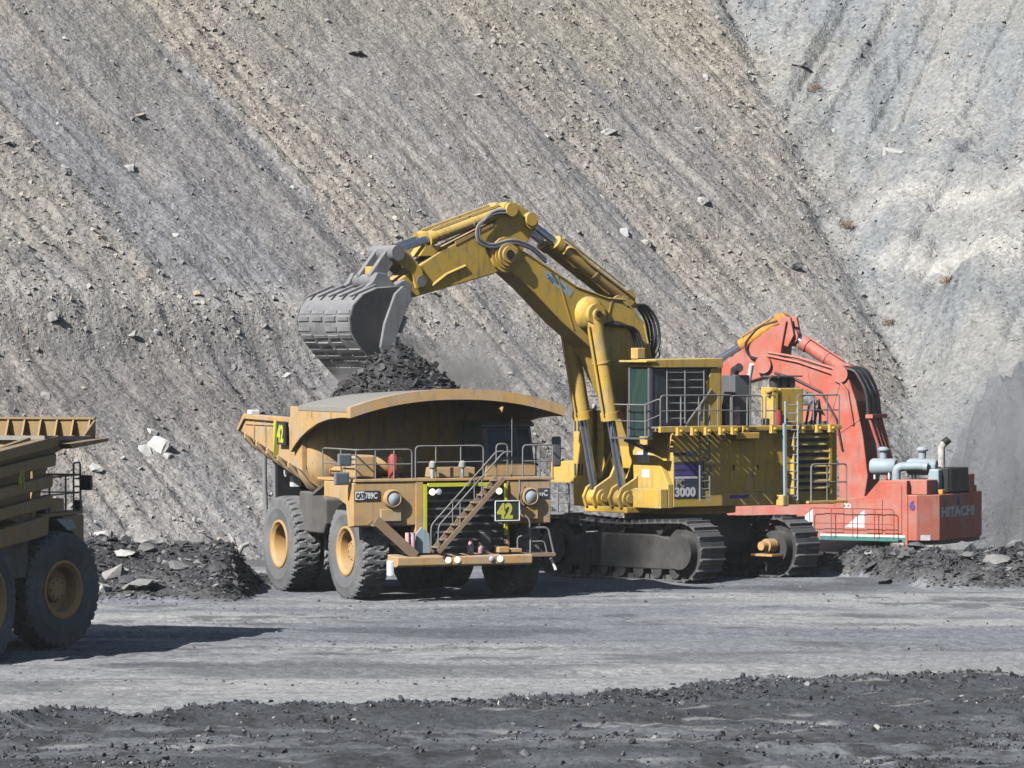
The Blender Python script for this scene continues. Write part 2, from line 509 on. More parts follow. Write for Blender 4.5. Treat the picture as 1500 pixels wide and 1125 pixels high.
def ground_col(X, Y, Z):
    d = edge_depth(X) - Y
    s1 = fbm(X * 0.09, Y * 0.16, 41, 5)
    s2 = fbm(X * 0.22, Y * 0.42, 42, 5)
    base = lerp3((0.225, 0.237, 0.257), (0.36, 0.36, 0.36), sstep(-0.25, 0.40, s1))
    sw = Y - 0.10 * X - 0.004 * (X - 5) ** 2      # wheel paths sweeping across
    trk = fbm(X * 0.05, sw * 0.6, 50, 4)
    base = lerp3(base, (0.40, 0.395, 0.385), 0.5 * sstep(0.15, 0.5, trk))
    base = lerp3(base, (0.12, 0.127, 0.14), 0.85 * sstep(0.05, 0.42, s2 + 0.6 * vn(X * 0.06, Y * 0.12, 43)))
    base = lerp3(base, (0.10, 0.105, 0.115), 0.7 * sstep(0.30, 0.55, fbm(X * 0.6, Y * 1.1, 51, 4) + 0.25 * s1))
    base = lerp3(base, (0.165, 0.172, 0.186), 0.55 * tyre_prints(X, Y))
    pale = np.exp(-((Y - edge_depth(X) - 5.0) / 5.5) ** 2)
    base = lerp3(base, (0.39, 0.385, 0.375), 0.55 * pale)
    coal = sstep(-0.9, 0.5, d + 0.8 * vn(X * 1.3, Y * 1.3, 44))
    cc = lerp3((0.075, 0.080, 0.088), (0.165, 0.173, 0.188), sstep(-0.1, 0.6, fbm(X * 0.12, Y * 0.5, 45, 4)))
    cc = lerp3(cc, (0.055, 0.057, 0.063), sstep(0.1, 0.5, fbm(X * 1.2, Y * 1.0, 46, 3)))
    cc = lerp3(cc, (0.30, 0.30, 0.29), 0.7 * sstep(0.42, 0.6, fbm(X * 0.45, Y * 1.8, 47, 3)))
    base = lerp3(base, cc, coal)
    b = np.maximum(berm_l(X, Y), berm_r(X, Y))
    bc = lerp3((0.07, 0.071, 0.074), (0.135, 0.133, 0.132), sstep(-0.2, 0.5, fbm(X * 0.7, Y * 0.6, 48, 4)))
    base = lerp3(base, bc, sstep(0.05, 0.28, b + 0.12 * vn(X * 1.1, Y * 1.1, 49)))
    far = sstep(167, 172, Y)
    base = lerp3(base, (0.16, 0.16, 0.165), far)
    return base * 0.88

GX = spaced(-21.5, 21.5, 0.095, -400, 400)
GY = np.concatenate([spaced(88.5, 118, 0.10, -300, 118.01)[:-1], np.arange(118.12, 176, 0.145), spaced(176.3, 178, 0.4, 176.3, 600)[1:]])
ground = grid_object('ground', GX, GY, ground_z, ground_col, 'ground_earth')
tag(ground, 'grey dusty haul road of packed spoil and coal fines', 'ground', kind='structure')

# ---- hillside: spoil slope falling to the right, meeting a paler wall
LG = np.array((-0.53, 0.55)); LH = LG / np.linalg.norm(LG)
RGR = np.array((0.40, 0.75)); RH = RGR / np.linalg.norm(RGR)
def hill_parts(X, Y):
    zl = 0.55 * (Y - 174.0) - 0.53 * (X + 12.0)
    zl = zl + 0.55 * fbm(X * 0.06, Y * 0.06, 61, 3)
    zr = 9.0 + 0.40 * (X - 18.0) + 0.75 * (Y - 219.0) + 1.9 * fbm(X * 0.13, Y * 0.06, 62, 4)
    # dark tip-heap standing in front of the wall at the right edge
    hd = np.sqrt(((X - 25.0) / 7.6) ** 2 + ((Y - 194.0) / 9.5) ** 2)
    hd = hd + 0.24 * fbm(X * 0.28, Y * 0.22, 68, 4) + 0.06 * vn(X * 1.6, Y * 1.2, 69)
    zr = np.maximum(zr, np.minimum(15.5 * (1 - hd), 7.0 + 0.10 * (X - 19)) + 1.5 * fbm(X * 0.30, Y * 0.22, 66, 4) + 0.5 * vn(X * 1.3, Y * 1.0, 67))
    return zl, zr

def hill_uv(X, Y):
    u = X * LH[1] - Y * LH[0]; v = X * LH[0] + Y * LH[1]
    wu = 0.9 * vn(u * 0.12, v * 0.06, 63) + 0.35 * vn(u * 0.5, v * 0.2, 64)
    u2 = X * RH[1] - Y * RH[0]; v2 = X * RH[0] + Y * RH[1]
    return u + wu, v, u2 + 0.6 * vn(u2 * 0.2, v2 * 0.15, 65), v2

def rocky_mask(X, Y):
    u, v, u2, v2 = hill_uv(X, Y)
    m = fbm(u * 0.16, v * 0.045, 71, 3) + 0.35 * fbm(u * 0.5, v * 0.12, 72, 2)
    return m

def bench(X, Y):              # an old dump level running across the left of the slope
    zl = 0.55 * (Y - 174.0) - 0.53 * (X + 12.0)
    lev = 9.0 - 0.10 * (X + 14) + 0.5 * vn(X * 0.3, X * 0, 73)
    return zl - lev, sstep(-3.5, -8.0, X)

def hill_z(X, Y):
    zl, zr = hill_parts(X, Y)
    u, v, u2, v2 = hill_uv(X, Y)
    dz, bw = bench(X, Y)
    zl = zl + bw * 0.95 * (sstep(-0.9, 0.5, dz) - 0.5) * np.exp(-(dz / 5.0) ** 2) * 1.6
    rill = np.abs(vn(u * 0.75, v * 0.045, 74)); rill = 1 - np.clip(rill * 2.2, 0, 1)
    rill2 = np.abs(vn(u * 1.9, v * 0.09, 75)); rill2 = 1 - np.clip(rill2 * 2.0, 0, 1)
    amt = 0.35 + 0.65 * sstep(-0.3, 0.5, fbm(u * 0.2, v * 0.06, 76, 2))
    rm = sstep(-0.15, 0.4, rocky_mask(X, Y))
    dl = 0.22 * fbm(X * 0.42, Y * 0.38, 103, 4) - amt * (0.24 * rill + 0.12 * rill2) + 0.16 * fbm(u * 0.9, v * 0.18, 77, 4) + 0.12 * fbm(X * 1.1, Y * 1.1, 78, 4) * (0.6 + 0.9 * rm)
    dl = dl + 0.09 * rm * np.abs(vn(X * 3.1, Y * 3.1, 79)) + 0.05 * vn(X * 4.3, Y * 4.0, 80)
    # right wall: gullies, ledges of bedded rock
    g = np.abs(vn(u2 * 0.35, v2 * 0.05, 81)); g = 1 - np.clip(g * 2.6, 0, 1)
    g2 = np.abs(vn(u2 * 1.1, v2 * 0.10, 82)); g2 = 1 - np.clip(g2 * 2.2, 0, 1)
    lev = zr + 0.5 * vn(X * 0.2, Y * 0.2, 83) + 0.25 * vn(X * 0.9, X * 0, 84)
    led = 0.8 * (sstep(14.1, 14.5, lev) + sstep(15.9, 16.3, lev) + 0.6 * sstep(12.4, 12.7, lev)) * sstep(16.5, 19, X) * np.exp(-((lev - 14.6) / 3.2) ** 2)
    g3 = np.abs(vn(u2 * 0.16 + 5, v2 * 0.03, 90)); g3 = 1 - np.clip(g3 * 3.0, 0, 1)
    dr = -0.55 * g - 0.28 * g2 - 0.9 * g3 + 0.42 * fbm(X * 0.5, Y * 0.4, 85, 4) + 0.17 * fbm(X * 1.8, Y * 1.6, 86, 3) + led + 0.04 * vn(X * 5.0, Y * 5.0, 87)
    a = zl + dl; b = zr + dr
    k = 1.1
    h = np.clip(0.5 + 0.5 * (a - b) / k, 0, 1)
    z = b * (1 - h) + a * h + k * h * (1 - h)
    # erosion channel along the joint
    z = z - 0.55 * np.exp(-((zl - zr - 0.3 - 0.5 * vn(X * 0.5, Y * 0.3, 89)) / 0.75) ** 2) * (0.45 + 0.75 * vn(X * 0.6, Y * 0.35, 88))
    return np.minimum(z, 46.0 + 0.02 * (Y - 250))

def hill_col(X, Y, Z):
    zl, zr = hill_parts(X, Y)
    u, v, u2, v2 = hill_uv(X, Y)
    rm = rocky_mask(X, Y)
    a = fbm(u * 0.35, v * 0.035, 91, 4)
    c = lerp3((0.275, 0.272, 0.270), (0.365, 0.345, 0.318), sstep(-0.35, 0.35, a))
    c = lerp3(c, (0.385, 0.355, 0.305), 0.6 * sstep(-0.05, 0.45, rm))
    blue = fbm(u * 0.22 + 40, v * 0.055, 92, 3)
    c = lerp3(c, (0.265, 0.276, 0.292), 0.7 * sstep(0.16, 0.42, blue))
    st = fbm(u * 2.2, v * 0.10, 93, 3)
    c = c * (1 + 0.10 * st + 0.10 * fbm(X * 0.8, Y * 0.7, 102, 4))[..., None]
    # warmer, yellower spoil high up and at the far left
    c = lerp3(c, (0.40, 0.37, 0.27), 0.35 * sstep(17, 27, Z) * sstep(-0.3, 0.3, fbm(X * 0.2, Y * 0.2, 94, 3)))
    c = lerp3(c, (0.35, 0.36, 0.375), 0.45 * sstep(0, 5, 6 - Z + 0.3 * (X + 12)) * sstep(-6, -12, X))
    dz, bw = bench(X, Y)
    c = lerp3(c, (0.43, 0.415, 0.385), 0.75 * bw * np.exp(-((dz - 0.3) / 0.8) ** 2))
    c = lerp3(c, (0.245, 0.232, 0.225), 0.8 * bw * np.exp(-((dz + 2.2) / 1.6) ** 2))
    # right wall: paler, bluish, with cream beds
    r = lerp3((0.30, 0.315, 0.325), (0.385, 0.385, 0.37), sstep(-0.3, 0.4, fbm(u2 * 0.5, v2 * 0.15, 95, 4)))
    r = lerp3(r, (0.375, 0.365, 0.33), 0.6 * sstep(0.0, 0.5, fbm(X * 0.3, Y * 0.2, 96, 3)))
    lev = zr + 0.5 * vn(X * 0.2, Y * 0.2, 83) + 0.35 * vn(X * 0.5, Y * 0.1, 97)
    bed = np.exp(-((lev - 15.2) / 0.55) ** 2) + 0.9 * np.exp(-((lev - 12.6) / 0.7) ** 2)
    r = lerp3(r, (0.53, 0.515, 0.48), 0.95 * np.clip(bed, 0, 1) * sstep(15.5, 19.5, X + vn(Y, X, 98)))
    r = lerp3(r, (0.26, 0.275, 0.285), 0.8 * np.exp(-((lev - 10.9) / 0.9) ** 2) * sstep(17, 20, X))
    hd = np.sqrt(((X - 25.0) / 7.6) ** 2 + ((Y - 194.0) / 9.5) ** 2)
    hd = hd + 0.24 * fbm(X * 0.28, Y * 0.22, 68, 4) + 0.06 * vn(X * 1.6, Y * 1.2, 69)
    r = lerp3(r, lerp3((0.14, 0.148, 0.16), (0.21, 0.215, 0.225), sstep(-0.3, 0.4, fbm(X * 0.5, Y * 0.4, 99, 3))), sstep(1.0, 0.85, hd + 0.1 * vn(X * 0.8, Y * 0.6, 100)))
    t = sstep(-1.2, 3.4, zl - zr + 1.6 * fbm(X * 0.35, Y * 0.3, 101, 3))
    return np.clip(lerp3(r * 0.82, c * np.array((0.93, 0.905, 0.895)), t), 0.01, 1)

HX = spaced(-25.0, 29.0, 0.105, -160, 160)
HY = np.concatenate([np.arange(160, 253, 0.13), spaced(253.4, 255, 0.4, 253.4, 420)[1:]])
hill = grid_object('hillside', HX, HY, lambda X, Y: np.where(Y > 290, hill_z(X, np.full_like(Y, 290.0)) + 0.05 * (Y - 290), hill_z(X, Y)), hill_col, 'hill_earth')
tag(hill, 'high slope of grey spoil with erosion rills and a paler bedded rock wall', 'hillside', kind='structure')

# ---- loose rock
def rock_variants(n, flat, seed, npts=11):
    r = random.Random(seed); out = []
    for _ in range(n):
        bm = bmesh.new()
        for i in range(npts):
            v = Vector((r.gauss(0, 1), r.gauss(0, 1), r.gauss(0, 1))).normalized() * r.uniform(0.7, 1.0)
            v.z *= flat * r.uniform(0.8, 1.2); v.x *= r.uniform(0.8, 1.2)
            bm.verts.new(v)
        g = bmesh.ops.convex_hull(bm, input=bm.verts)
        bmesh.ops.delete(bm, geom=[e for e in g['geom_interior'] if isinstance(e, bmesh.types.BMVert)], context='VERTS')
        bmesh.ops.triangulate(bm, faces=bm.faces)
        bm.verts.ensure_lookup_table()
        out.append((np.array([v.co[:] for v in bm.verts]), np.array([[v.index for v in f.verts] for f in bm.faces])))
        bm.free()
    return out

ROCKS = rock_variants(14, 0.75, 3, 10)
SLABS = rock_variants(14, 0.30, 4, 10)

def rand_rot(n, tilt):
    """random yaw, limited tilt -> n x 3 x 3"""
    a = RNG.uniform(0, 2 * np.pi, n); b = RNG.normal(0, tilt, n); c = RNG.normal(0, tilt, n)
    ca, sa, cb, sb, cc, sc = np.cos(a), np.sin(a), np.cos(b), np.sin(b), np.cos(c), np.sin(c)
    Rz = np.zeros((n, 3, 3)); Rz[:, 0, 0] = ca; Rz[:, 0, 1] = -sa; Rz[:, 1, 0] = sa; Rz[:, 1, 1] = ca; Rz[:, 2, 2] = 1
    Rx = np.zeros((n, 3, 3)); Rx[:, 0, 0] = 1; Rx[:, 1, 1] = cb; Rx[:, 1, 2] = -sb; Rx[:, 2, 1] = sb; Rx[:, 2, 2] = cb
    Ry = np.zeros((n, 3, 3)); Ry[:, 1, 1] = 1; Ry[:, 0, 0] = cc; Ry[:, 0, 2] = sc; Ry[:, 2, 0] = -sc; Ry[:, 2, 2] = cc
    return Rx @ Ry @ Rz

def rock_mass(name, P, S, C, variants, mat, tilt=0.5):
    n = len(P); R = rand_rot(n, tilt)
    which = RNG.integers(0, len(variants), n)
    vs = []; fs = []; cs = []; off = 0
    for k, (rv, rf) in enumerate(variants):
        ii = np.where(which == k)[0]
        if not len(ii): continue
        V = np.einsum('nij,vj->nvi', R[ii], rv) * S[ii][:, None, None] + P[ii][:, None, :]
        vs.append(V.reshape(-1, 3))
        F = rf[None] + (np.arange(len(ii)) * len(rv))[:, None, None] + off
        fs.append(F.reshape(-1, 3)); off += len(ii) * len(rv)
        cs.append(np.repeat(C[ii], len(rv), axis=0))
    v = np.concatenate(vs); f = np.concatenate(fs); c = np.concatenate(cs)
    me = bpy.data.meshes.new(name)
    me.vertices.add(len(v)); me.vertices.foreach_set('co', v.astype(np.float32).ravel())
    me.loops.add(f.size); me.loops.foreach_set('vertex_index', f.astype(np.int32).ravel())
    me.polygons.add(len(f)); me.polygons.foreach_set('loop_start', np.arange(0, f.size, 3, dtype=np.int32))
    me.polygons.foreach_set('use_smooth', np.zeros(len(f), dtype=bool))
    me.update(calc_edges=True)
    at = me.color_attributes.new('Col', 'FLOAT_COLOR', 'POINT')
    at.data.foreach_set('color', np.concatenate([c, np.ones((len(c), 1))], 1).astype(np.float32).ravel())
    me.materials.append(MATS[mat])
    o = link(name, me); o['kind'] = 'stuff'
    return o

def powsize(n, lo, hi, a=2.6):
    t = RNG.uniform(0, 1, n)
    return (lo ** (1 - a) + t * (hi ** (1 - a) - lo ** (1 - a))) ** (1 / (1 - a))

# scree over the slope, thick in the stony patches and along the old bench
n = 200000
X = RNG.uniform(-24, 28, n); Y = RNG.uniform(164, 252, n)
m = rocky_mask(X, Y); dz, bw = bench(X, Y)
dens = 0.10 + 0.75 * sstep(-0.1, 0.45, m) + 0.7 * bw * np.exp(-((dz - 0.2) / 0.9) ** 2)
zl, zr = hill_parts(X, Y)
dens = np.where(zl > zr, dens, 0.22 + 0.3 * sstep(0, 0.4, fbm(X * 0.3, Y * 0.2, 111, 3)) + 0.9 * np.exp(-((zl - zr) / 0.8) ** 2))
keep = RNG.uniform(0, 1, n) < dens * 0.60
keep &= np.abs(X) < (Y * 0.1135 + 1.0)
X = X[keep]; Y = Y[keep]
Z = hill_z(X, Y); S = powsize(len(X), 0.035, 0.22, 3.1)
C = hill_col(X, Y, Z) * RNG.normal(1.05, 0.11, (len(X), 1)).clip(0.7, 1.4)
warm = RNG.uniform(0, 1, len(X)) < 0.05
C[warm] = C[warm] * np.array((1.10, 0.99, 0.86))
scree = rock_mass('scree_rubble', np.stack([X, Y, Z + 0.15 * S], -1), S, C.clip(0.02, 0.75), ROCKS, 'rock', 0.6)
tag(scree, 'loose grey scree strewn down the spoil slope', 'rubble')

# broken coal over the berms
n = 34000
X = np.concatenate([RNG.uniform(-19, -2, n // 2), RNG.uniform(9, 21, n // 2)]); Y = np.concatenate([RNG.uniform(143, 158, n // 2), RNG.uniform(153, 171, n // 2)])
b = np.maximum(berm_l(X, Y), berm_r(X, Y)); keep = (b > 0.06) & (RNG.uniform(0, 1, n) < 0.35 + b)
X = X[keep]; Y = Y[keep]; S = powsize(len(X), 0.045, 0.27, 2.7); Z = ground_z(X, Y)
C = np.array((0.066, 0.066, 0.069)) * RNG.uniform(0.5, 1.8, (len(X), 1))
pale = RNG.uniform(0, 1, len(X)) < 0.05
C[pale] = np.array((0.24, 0.235, 0.225)) * RNG.uniform(0.7, 1.3, (pale.sum(), 1))
berm = rock_mass('berm_rubble', np.stack([X, Y, Z + 0.08 * S], -1), S, C, SLABS, 'coal_rock', 0.45)
tag(berm, 'broken slabs of dark shale and coal heaped along the berms', 'rubble')

# coal lumps in the foreground windrows
n = 46000
X = RNG.uniform(-15, 15, n); Y = RNG.uniform(90.0, 114, n)
d = edge_depth(X) - Y
dens = np.exp(-((d - 0.9) / 1.1) ** 2) + sstep(0, 1, d) * (0.10 + 0.8 * sstep(0.0, 0.45, fbm(X * 0.25, Y * 0.5, 121, 3)))
keep = (RNG.uniform(0, 1, n) < dens * 0.8) & (np.abs(X) < Y * 0.113 + 0.6)
X = X[keep]; Y = Y[keep]; S = powsize(len(X), 0.025, 0.14, 3.0); Z = ground_z(X, Y)
C = np.array((0.05, 0.053, 0.059)) * RNG.uniform(0.4, 2.3, (len(X), 1))
pale = RNG.uniform(0, 1, len(X)) < 0.03
C[pale] = np.array((0.33, 0.33, 0.32))
lumps = rock_mass('coal_rubble', np.stack([X, Y, Z + 0.25 * S], -1), S, C, ROCKS, 'coal_rock', 0.8)
tag(lumps, 'black coal lumps in low windrows along the edge of the road', 'rubble')
# pebbles on the road
n = 5500
X = RNG.uniform(-19, 19, n); Y = RNG.uniform(108, 158, n)
keep = (Y > edge_depth(X) + 0.5) & (RNG.uniform(0, 1, n) < sstep(-0.1, 0.5, fbm(X * 0.15, Y * 0.5, 131, 3)))
X = X[keep]; Y = Y[keep]; S = powsize(len(X), 0.02, 0.10, 3.0); Z = ground_z(X, Y)
C = np.array((0.11, 0.112, 0.118)) * RNG.uniform(0.5, 2.0, (len(X), 1))
peb = rock_mass('road_gravel', np.stack([X, Y, Z + 0.2 * S], -1), S, C, ROCKS, 'coal_rock', 0.8)
tag(peb, 'scattered gravel lying on the haul road', 'gravel')

# ---- single boulders that can be picked out
def big_rock(seed, flat=0.8, jag=0.16):
    r = random.Random(seed)
    bm = bmesh.new()
    for i in range(18):
        v = Vector((r.gauss(0, 1), r.gauss(0, 1), r.gauss(0, 1))).normalized() * r.uniform(0.75, 1.0)
        v.z *= flat
        bm.verts.new(v)
    g = bmesh.ops.convex_hull(bm, input=bm.verts)
    bmesh.ops.delete(bm, geom=[e for e in g['geom_interior'] if isinstance(e, bmesh.types.BMVert)], context='VERTS')
    bmesh.ops.triangulate(bm, faces=bm.faces)
    bmesh.ops.subdivide_edges(bm, edges=bm.edges, cuts=1, use_grid_fill=True)
    for v in bm.verts: v.co *= 1 + r.uniform(-jag, jag) * 0.5
    bmesh.ops.triangulate(bm, faces=bm.faces)
    me = bpy.data.meshes.new('boulder')
    bm.to_mesh(me); bm.free()
    return me
BIG = [big_rock(i, f) for i, f in enumerate((0.8, 0.6, 0.9, 0.7, 0.5, 0.35, 0.3, 0.75))]
ROCK_TONES = {}
def tone_mesh(i, col, mat='rock'):
    key = (i, col, mat)
    if key not in ROCK_TONES:
        me = BIG[i].copy(); me.name = 'boulder'
        at = me.color_attributes.new('Col', 'FLOAT_COLOR', 'POINT')
        at.data.foreach_set('color', np.tile(np.array((*col, 1.0), dtype=np.float32), len(me.vertices)))
        me.materials.append(MATS[mat])
        ROCK_TONES[key] = me
    return ROCK_TONES[key]

PALE = (0.46, 0.45, 0.43); MID = (0.33, 0.32, 0.31); TAN = (0.42, 0.34, 0.24); WHITE = (0.50, 0.49, 0.465); COALC = (0.10, 0.10, 0.105); GREYS = (0.22, 0.22, 0.225)
def hill_hit(px, py):
    """the spot on the slope that lies on a given line of sight"""
    k = (px - 750) / 6675.0; t = (493.0 - py) / 6675.0
    Ys = np.linspace(160, 290, 2600)
    d = hill_z(Ys * k, Ys) - (CAM_H + t * Ys)
    i = int(np.argmax(d > 0))
    return Vector((Ys[i] * k, Ys[i], CAM_H + t * Ys[i]))
def boulder(px, py, size, col, variant, label, group=None, squash=(1, 1, 1), mat='rock'):
    p = hill_hit(px, py)
    o = link('boulder', tone_mesh(variant, col, mat), loc=p + Vector((0, -0.1, -0.15)) * size, rot=(rnd.uniform(-0.5, 0.5), rnd.uniform(-0.5, 0.5), rnd.uniform(0, 6.28)))
    o.scale = Vector(squash) * size
    tag(o, label, 'boulder', group)
    return o
boulder(232, 652, 0.60, WHITE, 2, 'large whitish broken boulder standing out on the slope left of the loaded truck')
boulder(212, 660, 0.42, WHITE, 0, 'smaller whitish boulder leaning against the large white boulder on the slope')
boulder(222, 632, 0.34, WHITE, 7, 'whitish chunk on top of the large white boulder on the slope')
boulder(246, 668, 0.26, PALE, 3, 'pale chunk at the lower right foot of the large white boulder')
boulder(220, 676, 0.22, PALE, 1, 'small pale chunk just below the large white boulder')
boulder(290, 430, 0.30, TAN, 1, 'rounded tan boulder lying alone on the slope above the left bench')
boulder(890, 195, 0.55, PALE, 0, 'pale blocky boulder with dark shadow high on the middle of the slope')
boulder(802, 200, 0.24, PALE, 3, 'small pale boulder beside the blue grey patch high on the slope')
boulder(1030, 293, 0.45, PALE, 7, 'upright pale boulder on the slope between the boom and the gully')
boulder(914, 340, 0.34, PALE, 0, 'left one of two pale boulders just above the boom cylinders')
boulder(946, 355, 0.36, PALE, 2, 'right one of two pale boulders just above the boom cylinders')
boulder(1172, 95, 0.45, MID, 4, 'flat grey rock jutting out near the top of the gully', squash=(1.4, 1, 1))
boulder(1310, 222, 0.62, PALE, 0, 'large grey rock sticking out left of the cream beds', squash=(1.5, 1, 1))
boulder(1100, 105, 0.4, PALE, 1, 'pale rock on the upper slope left of the gully head')
boulder(430, 275, 0.26, PALE, 0, 'pale stone halfway up the slope left of the bucket arm')
boulder(190, 245, 0.34, PALE, 3, 'pale stone in the stony patch high on the left slope')
boulder(95, 245, 0.30, PALE, 1, 'pale stone near the left edge in the upper blue grey patch')
boulder(700, 140, 0.28, WHITE, 1, 'whitish stone high on the slope straight above the arm tip')
boulder(78, 462, 0.42, MID, 0, 'grey boulder on the bench at the far left of the slope')
boulder(66, 580, 0.30, MID, 2, 'grey boulder on the slope above the shaded truck')
boulder(195, 490, 0.36, PALE, 4, 'pale slab on the edge of the left bench')
boulder(140, 685, 0.32, PALE, 0, 'pale stone on the slope just right of the shaded truck mirror')
boulder(420, 550, 0.32, PALE, 4, 'pale slab on the slope above the loaded truck tail')
boulder(205, 170, 0.36, (0.36, 0.33, 0.26), 1, 'olive striped slab of rock lying on the upper left slope')
boulder(525, 80, 0.50, GREYS, 6, 'long flat dark slab near the top of the slope', squash=(1.6, 0.8, 1))
boulder(1160, 390, 0.55, GREYS, 4, 'dark arched slab on the slope above the red boom', squash=(1.5, 1, 1))
for i in range(44):
    px = rnd.uniform(10, 1490); py = rnd.uniform(10, 700)
    if py > 280 and 360 < px < 1480: py = rnd.uniform(10, 280)
    tone, word = rnd.choice(((PALE, 'pale'), (MID, 'mid grey'), ((0.38, 0.34, 0.28), 'buff')))
    where = ('high on the slope near the left edge' if px < 300 else 'high on the slope above the bucket' if px < 620 else 'high on the slope above the boom' if px < 900 else 'high on the slope left of the gully' if px < 1180 else 'on the pale wall right of the gully') if py < 290 else 'on the slope above the left bench' if py < 470 else 'on the slope below the left bench'
    boulder(px, py, rnd.uniform(0.13, 0.26), tone, rnd.randrange(8), 'small %s boulder lying loose %s' % (word, where), 'loose boulders on the spoil slope')

def berm_rock(x, y, size, col, variant, label, group=None, squash=(1, 1, 1), mat='rock', lift=0.2):
    z = float(ground_z(np.array([x]), np.array([y]))[0])
    o = link('boulder', tone_mesh(variant, col, mat), loc=(x, y, z + lift * size), rot=(rnd.uniform(-0.4, 0.4), rnd.uniform(-0.4, 0.4), rnd.uniform(0, 6.28)))
    o.scale = Vector(squash) * size
    tag(o, label, 'boulder', group)
    return o
def gp(px, y): return (px - 750) / 6675.0 * y
berm_rock(gp(167, 148.5), 148.5, 0.62, (0.30, 0.29, 0.28), 4, 'large flat grey slab on the left berm beside the shaded truck')
berm_rock(gp(212, 155), 155, 0.5, (0.34, 0.33, 0.31), 0, 'square grey boulder on top of the left berm')
berm_rock(gp(152, 154), 154, 0.42, PALE, 1, 'pale boulder at the left end of the berm crest')
berm_rock(gp(182, 151), 151, 0.5, PALE, 5, 'pale tilted slab just below the left berm crest')
berm_rock(gp(205, 147.5), 147.5, 0.6, (0.25, 0.245, 0.235), 5, 'wide brownish slab low on the left berm', squash=(1.3, 1, 1))
berm_rock(gp(150, 147), 147, 0.28, PALE, 2, 'small pale stone low on the left berm against the tyre')
berm_rock(gp(1410, 161), 161, 0.65, (0.20, 0.20, 0.20), 4, 'large grey slab on the berm in front of the red counterweight', squash=(1.3, 1, 1))
berm_rock(gp(1462, 159), 159, 0.55, (0.24, 0.235, 0.23), 5, 'pale grey slab low on the right berm near the picture edge')
berm_rock(gp(1345, 161.5), 161.5, 0.5, (0.15, 0.15, 0.155), 5, 'dark slab on the right berm crest')
berm_rock(gp(1490, 163), 163, 0.5, (0.22, 0.22, 0.22), 4, 'grey slab at the right end of the berm crest')
for i in range(34):
    if i % 2: x = rnd.uniform(-15.5, -9.4); y = rnd.uniform(147.5, 154.5)
    else: x = rnd.uniform(12.6, 18.6); y = rnd.uniform(157, 164)
    col, word = rnd.choice((((0.09, 0.09, 0.095), 'black'), ((0.13, 0.13, 0.13), 'dark grey'), ((0.18, 0.175, 0.17), 'brownish grey')))
    if i % 2: where = ('at the foot of' if y < 149.5 else 'partway up' if y < 152 else 'near the crest of') + ' the left berm'
    else: where = ('at the foot of' if y < 159 else 'partway up' if y < 161.5 else 'near the crest of') + ' the right berm'
    berm_rock(x, y, rnd.uniform(0.2, 0.42), col, rnd.choice((4, 5, 6, 5, 6)), '%s shale slab lying %s' % (word, where), 'shale slabs on the berms', mat='coal_rock')

# pale forked branch lying against the slope foot beside the loaded truck
lg = empty('dead_branch', (gp(350, 157), 157, 1.0))
def limb(pts, r0):
    m = MB(); P = [Vector(p) for p in pts]
    for i in range(len(P) - 1): m.cyl(P[i], P[i + 1] + (P[i + 1] - P[i]).normalized() * 0.02, r0 * (1 - 0.75 * i / (len(P) - 1)), r0 * (1 - 0.75 * (i + 1) / (len(P) - 1)), n=7)
    return m
limb([(0.05, 0, -0.3), (-0.05, -0.1, 0.15), (-0.18, -0.05, 0.4), (-0.22, -0.02, 0.6), (-0.34, 0, 0.8)], 0.16).build('stem', 'bone', lg, smooth=60)
limb([(-0.05, -0.1, 0.1), (0.12, -0.12, 0.38), (0.32, 0, 0.46), (0.46, 0.02, 0.28), (0.55, 0.05, 0.05)], 0.10).build('limb', 'bone', lg, smooth=60)
tag(lg, 'bleached forked branch at the foot of the slope beside the rear wheel', 'branch')

# dry bushes along the gully
def bush(px, py, size, label):
    p = hill_hit(px, py)
    root = empty('dry_bush', p)
    v = []; f = []
    r = random.Random(int(px))
    for i in range(420):
        d = Vector((r.gauss(0, 1), r.gauss(0, 0.8), abs(r.gauss(0, 0.9)))).normalized() * r.uniform(0.35, 1.0) * size
        d = d * (1 + 0.25 * math.sin(d.x * 9 / size))
        a = Vector((r.gauss(0, 1), r.gauss(0, 1), r.gauss(0, 1))).normalized() * size * 0.16
        b = Vector((r.gauss(0, 1), r.gauss(0, 1), r.gauss(0, 1))).normalized() * size * 0.05
        k = len(v); v += [d - a, d + b, d + a]; f.append((k, k + 1, k + 2))
    m = MB(); m.add(v, f)
    c = m.build('crown', 'dry_brush', root); c['kind'] = 'stuff'
    m = MB()
    for i in range(9):
        a = r.uniform(0, 6.28); m.tube([(0, 0, -0.15 * size), (0.25 * size * math.cos(a), 0.25 * size * math.sin(a), 0.35 * size), (0.6 * size * math.cos(a), 0.6 * size * math.sin(a), 0.7 * size)], 0.02 * size + 0.008, 4)
    m.build('stem', 'dry_brush', root)
    tag(root, label, 'bush', 'dry bushes along the gully')
bush(1193, 135, 0.55, 'tan dry bush at the top of the gully')
bush(1240, 335, 0.50, 'brown dry bush halfway down the gully')
bush(1388, 416, 0.52, 'brown dry bush on the pale right wall beyond the gully')
bush(1302, 476, 0.42, 'tan dry bush low in the gully above the red machine')

